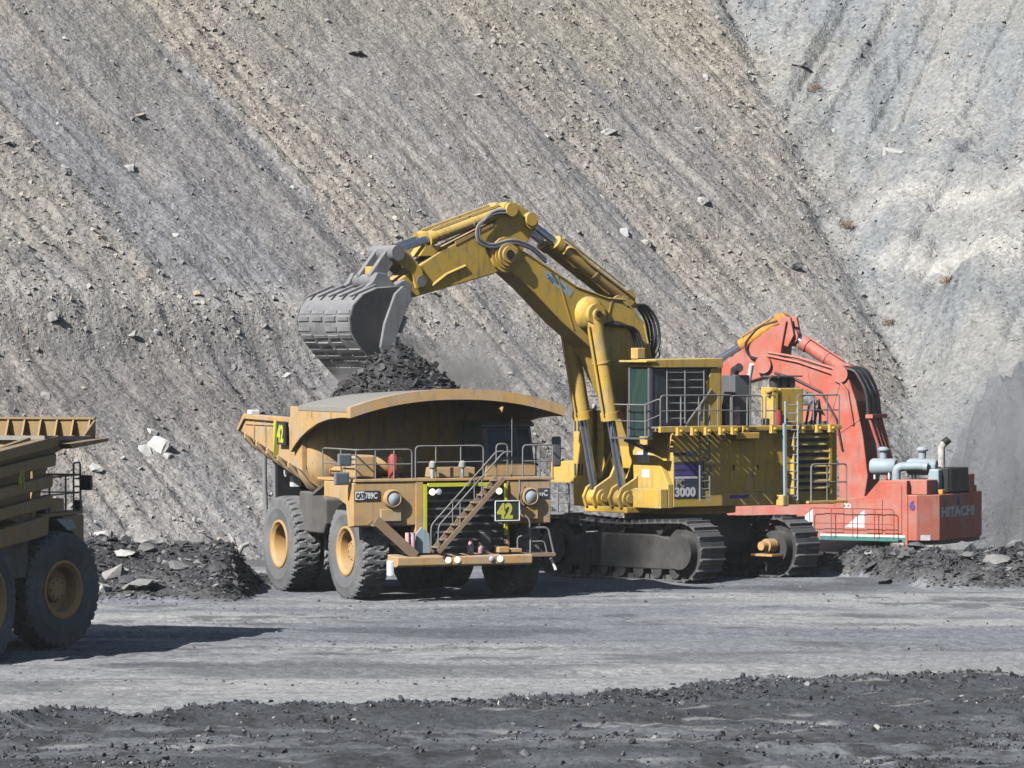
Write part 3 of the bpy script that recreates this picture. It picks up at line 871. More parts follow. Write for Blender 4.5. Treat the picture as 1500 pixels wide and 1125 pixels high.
# ------------------------------------------------------------------ haul trucks
TYRE_R = 1.56
def tyre_mesh():
    """one skin: bulging sidewalls, wavy cross bars cut into the tread"""
    prof = [(0.74, 0.36), (0.80, 0.44), (0.95, 0.485), (1.10, 0.498), (1.13, 0.512), (1.17, 0.512), (1.20, 0.498), (1.26, 0.49), (1.36, 0.475), (1.43, 0.465), (1.49, 0.45), (1.53, 0.42), (1.55, 0.33), (1.558, 0.24), (1.56, 0.16), (1.56, 0.08), (1.56, 0.0)]
    prof = prof + [(r, -h) for r, h in prof[-2::-1]]
    nb = 34; per = 8; nt = nb * per
    vs = []; fs = []; m = len(prof)
    for i in range(nt):
        t = 2 * math.pi * i / nt
        for r, h in prof:
            rr = r
            if r > 1.34:
                ph = (t / (2 * math.pi) * nb + 0.42 * math.sin(h * 7.5) + 0.5 * (h > 0)) % 1.0
                depth = 0.065 if abs(h) > 0.1 else 0.04
                if r < 1.45: depth = 0.035
                if ph < 0.26: rr = r - depth
            vs.append((rr * math.cos(t), h, rr * math.sin(t)))
    for i in range(nt):
        j = (i + 1) % nt
        for k in range(m - 1): fs.append((i * m + k, j * m + k, j * m + k + 1, i * m + k + 1))
    mb = MB(); mb.add(vs, fs)
    return mb.mesh('tyre', 'tyre_rubber', 32)
TYRE = tyre_mesh()
def rim_mesh(deep):
    """outer face towards -y"""
    m = MB()
    d = deep
    m.lathe([(0.79, -0.10), (0.80, -0.40), (0.78, -0.47), (0.72, -0.48), (0.67, -0.44), (0.65, -0.40), (0.62, -0.38), (0.60, -0.30), (0.58, -0.40 + d), (0.50, -0.36 + d), (0.34, -0.36 + d), (0.0, -0.36 + d)], (0, 0, 0), (0, 1, 0), 40)
    return m.mesh('rim', 'rim_yellow', 30)
def hub_mesh(out):
    m = MB()
    m.lathe([(0.34, 0.2), (0.34, -0.30 - out), (0.30, -0.36 - out), (0.18, -0.38 - out), (0.0, -0.38 - out)], (0, 0, 0), (0, 1, 0), 20)
    for k in range(8):
        a = k * math.pi / 4
        m.cyl((0.25 * math.cos(a), -0.34 - out, 0.25 * math.sin(a)), (0.25 * math.cos(a), -0.41 - out, 0.25 * math.sin(a)), 0.035, n=6)
    return m.mesh('hub', 'rim_yellow', 30)
RIM_F, HUB_F = rim_mesh(0.34), hub_mesh(-0.12)
RIM_R, HUB_R = rim_mesh(0.62), hub_mesh(-0.34)

def wheel(parent, x, y, rear, outward, steer=0.0):
    w = empty('wheel', (x, y, TYRE_R * 1.04 - 0.03), (0 if outward < 0 else math.pi) + steer, parent)
    w.scale = (1.04, 1.0, 1.04)
    link('tyre', TYRE, w, rot=(0, rnd.uniform(0, 6.28), 0))
    link('rim', RIM_R if rear else RIM_F, w)
    link('hub', HUB_R if rear else HUB_F, w)
    return w

def chassis(t, yellow):
    m = MB()
    for s in (-1, 1): m.prism([(-8.0, 2.5), (-7.6, 1.9), (-4.5, 1.7), (1.8, 1.35), (1.9, 2.2), (-3.0, 2.5), (-7.5, 2.9)], s * 1.0 - 0.22, s * 1.0 + 0.22)
    m.box(-7.2, -6.7, -1.1, 1.1, 1.9, 2.6); m.box(-2.6, -2.0, -1.1, 1.1, 1.6, 2.4); m.box(1.2, 1.75, -1.1, 1.1, 1.3, 2.0)
    m.build('frame', 'chassis_grey', t, 0.04)
    m = MB(); m.cyl((-5.7, -2.4, 1.53), (-5.7, 2.4, 1.53), 0.62, n=20); m.cyl((-5.7, -0.6, 1.53), (-5.7, 0.6, 1.53), 0.85, n=20)
    m.build('rear_axle', 'chassis_grey', t, smooth=40)
    m = MB(); m.cyl((0, -2.4, 1.53), (0, 2.4, 1.53), 0.3, n=14)
    for s in (-1, 1): m.cyl((0, s * 1.7, 1.5), (-0.1, s * 1.45, 3.3), 0.26, n=14)
    m.build('front_axle', 'chassis_grey', t, smooth=40)
    m = MB(); m.box(-1.8, 1.5, -1.0, 1.2, 1.6, 3.6); m.build('engine', 'dark_steel', t, 0.05)
    m = MB()
    m.prism([(-4.75, 2.4), (-4.45, 2.05), (-2.6, 2.05), (-2.35, 2.4), (-2.35, 3.2), (-2.7, 3.4), (-4.75, 3.4)], -2.95, -1.45)
    m.build('fuel_tank', 'chassis_grey', t, 0.06)
    for s in (-1, 1):
        m = MB(); m.cyl((-3.2, s * 1.35, 1.9), (-3.8, s * 1.35, 3.7), 0.24, n=16); m.cyl((-3.75, s * 1.35, 3.5), (-3.95, s * 1.35, 4.3), 0.16, n=14)
        m.build('hoist_cylinder', 'chassis_grey', t, smooth=40)

def stairs(name, t, p0, p1, n, width_x, mat, rail=0.0):
    """a flight climbing sideways across the front: p0 foot, p1 head, treads run along x"""
    e = empty(name, (0, 0, 0), 0, t)
    p0 = Vector(p0); p1 = Vector(p1)
    for sx in (0, width_x):
        o = Vector((sx, 0, 0)); m = MB(); m.bar(p0 + o, p1 + o, 0.05, 0.15, up=(0, 0, 1)); m.build('stringer', mat, e)
    tm = None
    for k in range(n):
        f = (k + 0.5) / n
        c = p0.lerp(p1, f)
        if tm is None:
            m = MB(); m.box(0.03, width_x - 0.03, -0.15, 0.15, -0.025, 0.025); tm = m.mesh('tread', mat)
        link('tread', tm, e, loc=c + Vector((0, 0, 0.04)))
    if rail:
        for sx in (0, width_x):
            o = Vector((sx, 0, 0)); Z = Vector((0, 0, rail))
            m = MB(); m.tube(rounded([p0 + o, p0 + o + Z, p1 + o + Z, p1 + o + Vector((0, 0.25, rail))], 0.15), 0.026)
            for f in (0.33, 0.66): q = p0.lerp(p1, f) + o; m.tube([q, q + Z], 0.022)
            m.build('handrail', 'rail_grey', e, smooth=60)
    return e

def truck_42():
    t = empty('haul_truck', (-2.54, 150.2, 0), math.atan2(-0.914, 0.407))
    Y = 'truck_yellow'
    chassis(t, Y)
    for s in (-1, 1): wheel(t, 0, 2.72 * s, False, s)
    for s in (-1, 1):
        wheel(t, -5.7, 2.86 * s, True, s); wheel(t, -5.7, 1.80 * s, True, s)
    # ---------------- dump body
    body = empty('dump_body', (0, 0, 0), 0, t)
    m = MB()
    rings = []
    for x, zt, zc, zf in ((-8.72, 5.48, 5.40, 5.02), (-8.05, 5.90, 5.27, 4.72), (-6.5, 5.88, 4.93, 4.33), (-5.0, 5.85, 4.6, 3.94), (-3.3, 5.83, 4.25, 3.5), (-2.75, 5.83, 4.15, 3.42)):
        o = [(-3.62, zt), (-3.62, zc), (-3.35, zc - 0.36), (-2.75, zf), (2.75, zf), (3.35, zc - 0.36), (3.62, zc), (3.62, zt)]
        i = [(3.48, zt), (3.48, zc + 0.05), (3.2, zc - 0.2), (2.7, zf + 0.14), (-2.7, zf + 0.14), (-3.2, zc - 0.2), (-3.48, zc + 0.05), (-3.48, zt)]
        rings.append([(x, y, z) for y, z in o + i])
    m.loft(rings)
    m.build('bed', Y, body, smooth=35)
    # front wall with rounded corners
    def plan(r, ins):
        pts = []
        for k in range(7):
            a = math.pi / 2 * k / 6
            pts.append((-3.3 + (1.0 - ins) * math.sin(a), -2.62 - (1.0 - ins) * math.cos(a)))
        return pts + [(x, -y) for x, y in pts[::-1]]
    ringsw = []
    for z, ins in ((3.30, 0.72), (3.55, 0.38), (3.95, 0.10), (4.3, 0.0), (5.4, 0.0), (6.25, 0.0)):
        o = plan(1, ins); i = plan(1, ins + 0.14)
        ringsw.append([(x, y, z) for x, y in o] + [(x, y, z) for x, y in i[::-1]])
    m = MB(); m.loft(ringsw); m.build('front_wall', Y, body, smooth=40)
    # top rails
    for s in (-1, 1):
        m = MB(); a, b = sorted((s * 3.46, s * 3.72)); m.prism([(-8.72, 5.42), (-8.05, 5.96), (-3.4, 5.90), (-3.4, 5.72), (-8.0, 5.78), (-8.6, 5.34)], a, b); m.build('top_rail', Y, body, 0.03)
    # canopy: side plates, arched roof, front lip
    side = [(-3.55, 5.74), (-3.42, 5.88), (-3.38, 6.28), (2.0, 6.30), (2.0, 5.98), (1.0, 5.96), (0.0, 5.89), (-0.9, 5.75), (-1.8, 5.50), (-2.5, 5.24), (-3.0, 4.98), (-3.35, 4.75)]
    for s in (-1, 1):
        a, b = sorted((s * 3.66, s * 3.80)); m = MB(); m.prism(side, a, b); m.build('canopy_side', Y, body, 0.02)
    def arch(y): return 6.30 + 0.58 * (1 - abs(y / 3.82) ** 2.2)
    m = MB(); ys = [-3.82 + 7.64 * k / 28 for k in range(29)]
    ring = []
    for x, up, th in ((-2.6, -0.16, 0.14), (0.0, -0.04, 0.14), (1.7, 0.0, 0.14)):
        ring.append([(x, y, arch(y) + up * (1 - abs(y / 3.82))) for y in ys] + [(x, y, arch(y) - th) for y in ys[::-1]])
    m.loft(ring); m.build('canopy_roof', 'dusty_top', body, smooth=30)
    m = MB(); ring = []
    for x in (1.7, 2.02): ring.append([(x, y, arch(y) + 0.012) for y in ys] + [(x, y, arch(y) - 0.33) for y in ys[::-1]])
    m.loft(ring); m.build('canopy_lip', Y, body, smooth=30)
    m = MB(); m.prism([(y, arch(y) - 0.16 * (1 - abs(y / 3.82)) - 0.07) for y in ys[1:-1]] + [(3.0, 6.0), (-3.0, 6.0)], -2.44, -2.31, 'x'); m.build('upper_wall', Y, body)
    # body ribs under the right and left chine
    rib = MB(); rib.prism([(0.0, 0.0), (0.0, -0.15), (0.26, -0.42), (0.9, -0.84), (0.9, -0.62), (0.36, -0.28), (0.12, 0.10)], -0.07, 0.07, 'x')
    rme = rib.mesh('rib', Y)
    for x, zc in ((-8.0, 5.27), (-6.9, 5.02), (-5.9, 4.80), (-4.9, 4.58), (-3.9, 4.37)):
        link('rib', rme, body, loc=(x, -3.68, zc))
        o = link('rib', rme, body, loc=(x, 3.68, zc)); o.scale = (1, -1, 1)
    m = MB(); m.box(-7.6, -7.25, -3.74, -3.40, 5.93, 6.10); m.build('marker_lamp', 'white_paint', body, 0.03)
    for x in (-7.2, -6.1, -5.1):
        m = MB(); m.box(x - 0.03, x + 0.03, -3.655, -3.615, 5.02, 5.72); m.build('weld_seam', Y, body)
    for x in (-1.4, 0.3):
        m = MB(); m.box(x - 0.025, x + 0.025, -3.835, -3.80, 5.95, 6.26); m.build('weld_seam', Y, body)
    m = MB(); m.box(-8.0, -3.5, -3.665, -3.615, 5.60, 5.66); m.build('weld_seam', Y, body)
    # number panels on the body side
    m = MB(); m.box(-4.62, -3.86, -3.80, -3.745, 4.98, 5.76); m.build('number_plate', 'sign_black', t)
    m = MB(); m.prism([(-4.95, 4.55), (-4.72, 5.78), (-4.92, 5.78)], -3.80, -3.63); m.build('reflector', 'hi_vis', body)
    text('lettering', '42', 0.78, 'hi_vis', t, (-4.58, -3.806, 5.08), (1, 0, 0), (0, 0, 1), offset=0.03, sx=0.72)
    # rear hanging rock ejector bars and mud flap
    for dx, dy in ((0.0, 0.0), (0.25, 0.28)):
        m = MB(); m.tube([(-7.75 + dx, -3.05 + dy, 4.75), (-7.72 + dx, -3.05 + dy, 3.4), (-7.6 + dx, -3.0 + dy, 1.9)], 0.085, 8); m.build('ejector_bar', 'worn_steel', t, smooth=60)
    m = MB(); m.box(-7.1, -6.9, -2.9, -0.6, 3.0, 4.5); m.build('mud_flap', 'black', t)
    m = MB(); m.cyl((-6.3, -2.6, 4.0), (-6.3, -2.85, 3.98), 0.14, n=12); m.box(-6.5, -6.2, -2.6, -2.3, 3.5, 4.05); m.build('work_lamp', 'white_paint', t, smooth=40)
    m = MB(); m.tube([(-2.0, -2.2, 4.0), (-1.6, -2.75, 4.15), (-1.2, -3.1, 4.16), (-0.2, -3.1, 4.2)], 0.17, 10); m.build('exhaust_pipe', 'rim_yellow', t, smooth=60)
    # ---------------- front structure
    m = MB(); m.box(-1.3, 2.0, -3.66, 3.42, 3.90, 3.99); m.build('deck', Y, t, 0.015)
    for s in (-1, 1):
        y0, y1 = (-3.70, -1.50) if s < 0 else (1.84, 3.30)
        m = MB(); m.prism([(-0.6, 3.88), (1.96, 3.88), (1.96, 2.48), (1.5, 2.42), (1.32, 3.15), (0.6, 3.34), (-0.6, 3.36)], y0, y1); m.build('fender', Y, t, 0.03)
    m = MB(); m.prism([(-1.9, 3.45), (-0.6, 3.9), (-0.6, 3.78), (-1.9, 3.35)], -3.6, -1.6); m.build('mud_guard', 'chassis_grey', t)
    # grille
    g = empty('radiator_grille', (0, 0, 0), 0, t)
    m = MB(); m.box(1.45, 1.72, -1.2, 1.72, 1.55, 3.88); m.build('radiator_core', 'grille_dark', g)
    sl = MB(); sl.box(1.74, 1.86, -1.1, 1.62, -0.035, 0.035); slm = sl.mesh('grille_slat', 'box_grey')
    for k in range(9): link('grille_slat', slm, g, loc=(0, 0, 1.72 + k * 0.255))
    m = MB(); m.box(1.5, 1.98, -1.52, -1.25, 1.55, 3.9); m.build('grille_post', Y, g, 0.02)
    m = MB(); m.box(1.5, 1.98, 1.72, 1.82, 1.55, 3.9); m.build('grille_post', 'stair_brown', g, 0.02)
    m = MB(); m.box(1.9, 2.03, -1.245, -1.14, 2.2, 3.80); m.build('marker_strip', 'hi_vis', g)
    m = MB(); m.box(1.9, 2.03, -1.10, 1.30, 3.72, 3.84); m.build('marker_strip', 'hi_vis', g)
    m = MB(); m.box(1.9, 2.03, 1.64, 1.715, 2.1, 3.80); m.build('marker_strip', 'hi_vis', g)
    # headlamps
    for y in (-2.36, 2.50):
        h = empty('headlamp', (0, 0, 0), 0, t)
        m = MB(); m.lathe([(0.0, 0.0), (0.30, 0.0), (0.30, 0.26), (0.25, 0.28), (0.24, 0.20), (0.0, 0.18)], (1.9, y, 3.36), (1, 0, 0), 24); m.build('housing', Y, h, smooth=35)
        m = MB(); m.lathe([(0.0, 0.30), (0.12, 0.285), (0.235, 0.22)], (1.9, y, 3.36), (1, 0, 0), 24); m.build('lens', 'lamp_lens', h, smooth=60)
        m = MB(); m.box(1.965, 2.08, y - 0.42, y + 0.3, 2.62, 3.02); m.build('bracket', Y, h, 0.02)
    # model plates
    m = MB(); m.box(1.965, 1.99, -3.66, -2.78, 3.30, 3.62); m.build('name_plate', 'sign_black', t)
    m = MB(); m.box(1.99, 2.0, -3.64, -3.33, 3.33, 3.60); m.build('logo_patch', 'white_paint', t)
    text('lettering', 'CAT', 0.24, 'sign_black', t, (2.003, -3.62, 3.38), (0, 1, 0), (0, 0, 1), offset=0.012, sx=0.62)
    text('lettering', '789C', 0.27, 'white_paint', t, (1.995, -3.30, 3.37), (0, 1, 0), (0, 0, 1), offset=0.008, sx=0.72)
    m = MB(); m.box(1.965, 1.99, 2.83, 3.28, 3.30, 3.62); m.build('name_plate', 'panel_blue', t)
    text('lettering', '89C', 0.27, 'white_paint', t, (1.995, 2.84, 3.37), (0, 1, 0), (0, 0, 1), offset=0.008, sx=0.72)
    # number board on the front
    m = MB(); m.box(2.72, 2.77, 0.96, 1.80, 2.62, 3.24); m.build('number_board', 'sign_black', t, 0.01)
    m = MB(); m.tube(rounded([(2.78, 0.95, 2.61), (2.78, 1.81, 2.61), (2.78, 1.81, 3.25), (2.78, 0.95, 3.25), (2.78, 0.95, 2.61)], 0.03), 0.02); m.bar((2.0, 1.7, 2.7), (2.74, 1.7, 2.7), 0.06, 0.06); m.build('board_frame', 'white_paint', t)
    text('lettering', '42', 0.66, 'hi_vis', t, (2.776, 1.03, 2.70), (0, 1, 0), (0, 0, 1), offset=0.03, sx=0.82)
    # bumper and its lamps
    b = empty('bumper', (0, 0, 0), 0, t)
    m = MB(); m.prism([(1.7, 1.14), (2.44, 1.14), (2.56, 1.20), (2.56, 1.47), (1.7, 1.54)], -2.40, 2.38); m.build('beam', Y, b, 0.03)
    m = MB(); m.box(1.75, 2.5, 2.39, 3.24, 1.40, 1.52); m.build('step_plate', 'stair_brown', b, 0.01)
    for y, mt in ((-0.62, 'lit_lens'), (-0.30, 'lit_lens'), (0.92, 'lamp_lens'), (1.22, 'lit_lens')):
        m = MB(); m.lathe([(0.0, 0.03), (0.085, 0.02), (0.10, 0.0), (0.10, -0.06)], (2.575, y, 1.36), (1, 0, 0), 14); m.build('fog_lamp', mt, b, smooth=50)
    for y, mt in ((-0.95, 'lit_lens'), (-0.72, 'lamp_lens'), (1.42, 'lit_lens')):
        m = MB(); m.lathe([(0.0, 0.04), (0.09, 0.02), (0.11, -0.02), (0.08, -0.12), (0.0, -0.12)], (2.05, y, 3.55), (1, 0, 0), 14); m.build('flood_lamp', mt, t, smooth=50)
    m = MB(); m.box(1.9, 2.25, -2.52, -2.38, 0.85, 1.35); m.build('tow_lug', 'white_paint', t, 0.03)
    # stairs
    stairs('stairway', t, (2.08, -1.02, 1.62), (2.08, 1.30, 4.0), 10, 0.60, 'stair_brown', 0.85)
    st = stairs('side_steps', t, (2.02, -1.75, 1.42), (2.02, -3.15, 2.62), 4, 0.42, 'stair_brown')
    m = MB(); m.bar((2.43, -1.7, 1.5), (2.43, -3.1, 2.7), 0.04, 0.30); m.build('side_plate', 'stair_brown', st)
    # small things on the bumper and on the deck
    for k, (y, h) in enumerate(((0.28, 0.42), (0.62, 0.32))):
        m = MB(); m.lathe([(0.0, 0.0), (0.09, 0.0), (0.11, 0.12 * h / 0.4), (0.12, 0.55 * h), (0.07, 0.8 * h), (0.05, h), (0.0, h)], (2.3, y, 1.545), (0, 0, 1), 10); m.build('bottle', 'pink_white', t, smooth=50)
    m = MB(); m.box(2.0, 2.4, 1.25, 1.62, 1.55, 1.74); m.build('battery_box', Y, t, 0.02)
    m = MB(); m.box(2.0, 2.35, 1.70, 2.1, 1.55, 1.68); m.build('battery_box', Y, t, 0.02)
    m = MB(); m.prism([(-1.55, 1.58), (-1.05, 1.58), (-1.1, 2.2), (-1.35, 2.42), (-1.55, 2.2)], 2.0, 2.1, 'x'); m.build('guard_plate', 'grey_blue', t)
    for y in (-1.9, -1.72): 
        m = MB(); m.cyl((2.2, y, 1.6), (2.2, y, 2.25), 0.08, n=10); m.build('grease_bottle', 'pink_white', t, smooth=40)
    for y in (-0.9, 0.15):
        m = MB(); m.lathe([(0.0, 0.0), (0.06, 0.0), (0.07, 0.3), (0.12, 0.34), (0.13, 0.5), (0.05, 0.56), (0.0, 0.56)], (1.9, y, 4.0), (0, 0, 1), 10); m.build('strobe_lamp', 'bone', t, smooth=40)
    m = MB(); m.box(0.9, 1.6, -0.75, 0.75, 4.0, 4.33); m.build('air_box', Y, t, 0.03)
    m = MB(); m.box(0.3, 1.4, -3.4, -2.7, 4.0, 4.75); m.build('air_cleaner_box', Y, t, 0.06)
    m = MB(); m.cyl((0.6, -2.9, 4.35), (0.6, -1.5, 4.35), 0.34, n=18); m.build('air_cleaner', Y, t, smooth=40)
    m = MB(); m.lathe([(0.0, 0.0), (0.17, 0.0), (0.17, 0.68), (0.10, 0.78), (0.0, 0.8)], (1.35, -2.05, 4.0), (0, 0, 1), 14); m.build('fire_bottle', 'red_paint', t, smooth=40)
    # railings on the deck
    railing('railing', [(-1.0, -3.58, 3.99), (0.6, -3.58, 3.99), (1.9, -3.58, 3.99), (1.9, -2.9, 3.99), (1.9, -2.25, 3.99), (1.9, -1.62, 3.99)], t, 0.95)
    railing('railing', [(1.92, -1.5, 3.99), (1.92, -0.78, 3.99), (1.92, 0.1, 3.99), (1.92, 0.9, 3.99)], t, 1.05)
    railing('railing', [(1.95, 1.35, 3.99), (1.95, 1.75, 3.99)], t, 1.1)
    railing('railing', [(1.95, 2.3, 3.99), (1.95, 2.9, 3.99), (1.95, 3.38, 3.99), (0.6, 3.38, 3.99), (-0.9, 3.38, 3.99)], t, 1.05)
    m = MB(); m.tube(rounded([(2.45, 2.35, 1.54), (2.45, 2.35, 2.35), (2.45, 2.98, 2.35), (2.45, 3.2, 1.45), (2.45, 3.05, 1.3)], 0.15), 0.035)
    m.tube(rounded([(2.45, 2.40, 1.9), (2.45, 2.85, 1.9), (2.45, 2.95, 1.5)], 0.1), 0.028); m.build('step_railing', 'rail_grey', t, smooth=60)
    m = MB(); m.tube(rounded([(2.1, 2.12, 3.9), (2.1, 2.12, 2.9), (2.25, 2.42, 2.6), (2.25, 2.42, 2.1), (2.1, 2.05, 2.05), (2.1, 2.05, 1.55)], 0.12), 0.035); m.build('grab_bar', 'rail_grey', t, smooth=60)
    m = MB(); m.bar((2.3, 3.12, 1.42), (2.35, 3.3, 0.95), 0.1, 0.08); m.build('step_stirrup', 'white_paint', t)
    # ---------------- cab
    c = empty('cab', (0, 0, 0), 0, t)
    m = MB(); m.prism([(-1.2, 4.0), (0.85, 4.0), (0.85, 4.48), (0.80, 4.55), (0.55, 5.62), (-1.2, 5.68)], 1.46, 3.22); m.build('shell', 'box_grey', c, 0.04)
    m = MB(); m.prism([(-1.25, 5.66), (0.68, 5.62), (0.72, 5.70), (0.5, 5.80), (-1.25, 5.80)], 1.40, 3.28); m.build('cab_roof', 'box_grey', c, 0.03)
    m = MB(); m.box(0.5, 0.9, 1.44, 3.24, 4.0, 4.42); m.build('front_panel', Y, c, 0.02)
    R = Vector((0.80, 0, 4.55)); Q = Vector((0.55, 0, 5.62)); nrm = Vector((1.07, 0, 0.25)).normalized() * 0.012
    def pane(y0, y1):
        a = R.lerp(Q, 0.08) + nrm; b = R.lerp(Q, 0.92) + nrm
        m = MB(); m.loft([[(p.x, y0, p.z), (p.x, y1, p.z), (p.x - 0.02, y1, p.z), (p.x - 0.02, y0, p.z)] for p in (a, b)]); m.build('pane', 'cab_glass', c)
    pane(1.62, 2.62); pane(2.70, 3.10)
    m = MB(); m.box(-0.9, 0.35, 3.225, 3.235, 4.6, 5.5); m.build('pane', 'cab_glass', c)
    m = MB(); m.tube([(1.7, 2.02, 3.99), (1.7, 2.02, 6.0)], 0.016, 5); m.build('antenna', 'rail_grey', t)
    # mirrors
    for (x, y, z, sy, sz, s) in ((1.85, -3.95, 4.62, 0.46, 0.40, -1), (1.85, -4.05, 4.02, 0.50, 0.42, -1)):
        mi = empty('mirror', (0, 0, 0), 0, t)
        m = MB(); m.box(x - 0.08, x + 0.05, y - sy / 2, y + sy / 2, z - sz / 2, z + sz / 2); m.build('mirror_back', 'rail_grey', mi, 0.03)
        m = MB(); m.box(x + 0.052, x + 0.06, y - sy / 2 + 0.06, y + sy / 2 - 0.06, z - sz / 2 + 0.06, z + sz / 2 - 0.06); m.build('mirror_glass', 'mirror_glass', mi)
        m = MB(); m.tube([(x, y, z), (x, -3.58, z + 0.02)], 0.03); m.build('mirror_arm', 'rail_grey', mi)
    mi = empty('mirror', (0, 0, 0), 0, t)
    m = MB(); m.box(1.2, 1.34, 3.66, 3.98, 4.30, 5.30); m.build('mirror_back', 'box_grey', mi, 0.06)
    m = MB(); m.tube(rounded([(1.27, 3.38, 4.9), (1.27, 3.7, 4.9), (1.27, 4.15, 4.9), (1.27, 4.15, 4.5), (1.27, 3.7, 4.5), (1.27, 3.38, 4.5)], 0.08), 0.022); m.build('mirror_arm', 'rail_grey', mi)
    tag(t, 'yellow haul truck numbered 42 being loaded with coal under the bucket', 'haul truck')
    return t
T42 = truck_42()

# coal heaped in the bed of the loaded truck
def heap_r(x, y):
    dx = x + 3.9
    return np.sqrt((dx / np.where(dx > 0, 2.0, 3.0)) ** 2 + ((y - 0.25) / np.where(y > 0.25, 3.5, 3.0)) ** 2)

def coal_load():
    n1, n2 = 110, 96
    a = np.linspace(-1, 1, n1); b = np.linspace(-1, 1, n2)
    U, V = np.meshgrid(a, b)
    x = -4.95 + 2.45 * U; y = 3.1 * V
    r = heap_r(x, y)
    z = 5.75 + 2.75 * np.clip(1 - r, -0.25, 1) ** 1.0 + 0.16 * fbm(x * 1.2, y * 1.2, 201, 4) + 0.06 * fbm(x * 4, y * 4, 202, 2)
    z = np.where(r < 0.25, np.minimum(z, 8.25 + 0.1 * vn(x * 3, y * 3, 203)), z)
    co = np.stack([x, y, z], -1).reshape(-1, 3)
    idx = np.arange(n1 * n2).reshape(n2, n1)
    q = np.stack([idx[:-1, :-1], idx[:-1, 1:], idx[1:, 1:], idx[1:, :-1]], -1).reshape(-1, 4)
    m = 2600
    px = RNG.uniform(-7.2, -2.55, m); py = RNG.uniform(-2.7, 2.9, m)
    def hz(px, py):
        r = heap_r(px, py)
        return np.minimum(5.75 + 2.75 * np.clip(1 - r, -0.25, 1) + 0.16 * fbm(px * 1.2, py * 1.2, 201, 4), 8.3)
    S = powsize(m, 0.045, 0.34, 2.6)
    P = np.stack([px, py, hz(px, py) + 0.05], -1)
    C = np.array((0.066, 0.064, 0.063)) * RNG.uniform(0.45, 1.8, (m, 1))
    o = rock_mass('coal_load', P, S, C, SLABS, 'coal_rock', 0.55)
    me = bpy.data.meshes.new('coal_heap'); me.from_pydata(co.tolist(), [], q.tolist())
    at = me.color_attributes.new('Col', 'FLOAT_COLOR', 'POINT')
    at.data.foreach_set('color', np.tile(np.array((0.042, 0.042, 0.045, 1), dtype=np.float32), len(co)))
    me.materials.append(MATS['coal_rock'])
    bm = bmesh.new(); bm.from_mesh(o.data); bm.from_mesh(me); bm.to_mesh(o.data); bm.free()
    o.location = T42.location; o.rotation_euler = T42.rotation_euler
    tag(o, 'heap of black coal in the bed of the loaded truck under the bucket', 'coal heap')
coal_load()

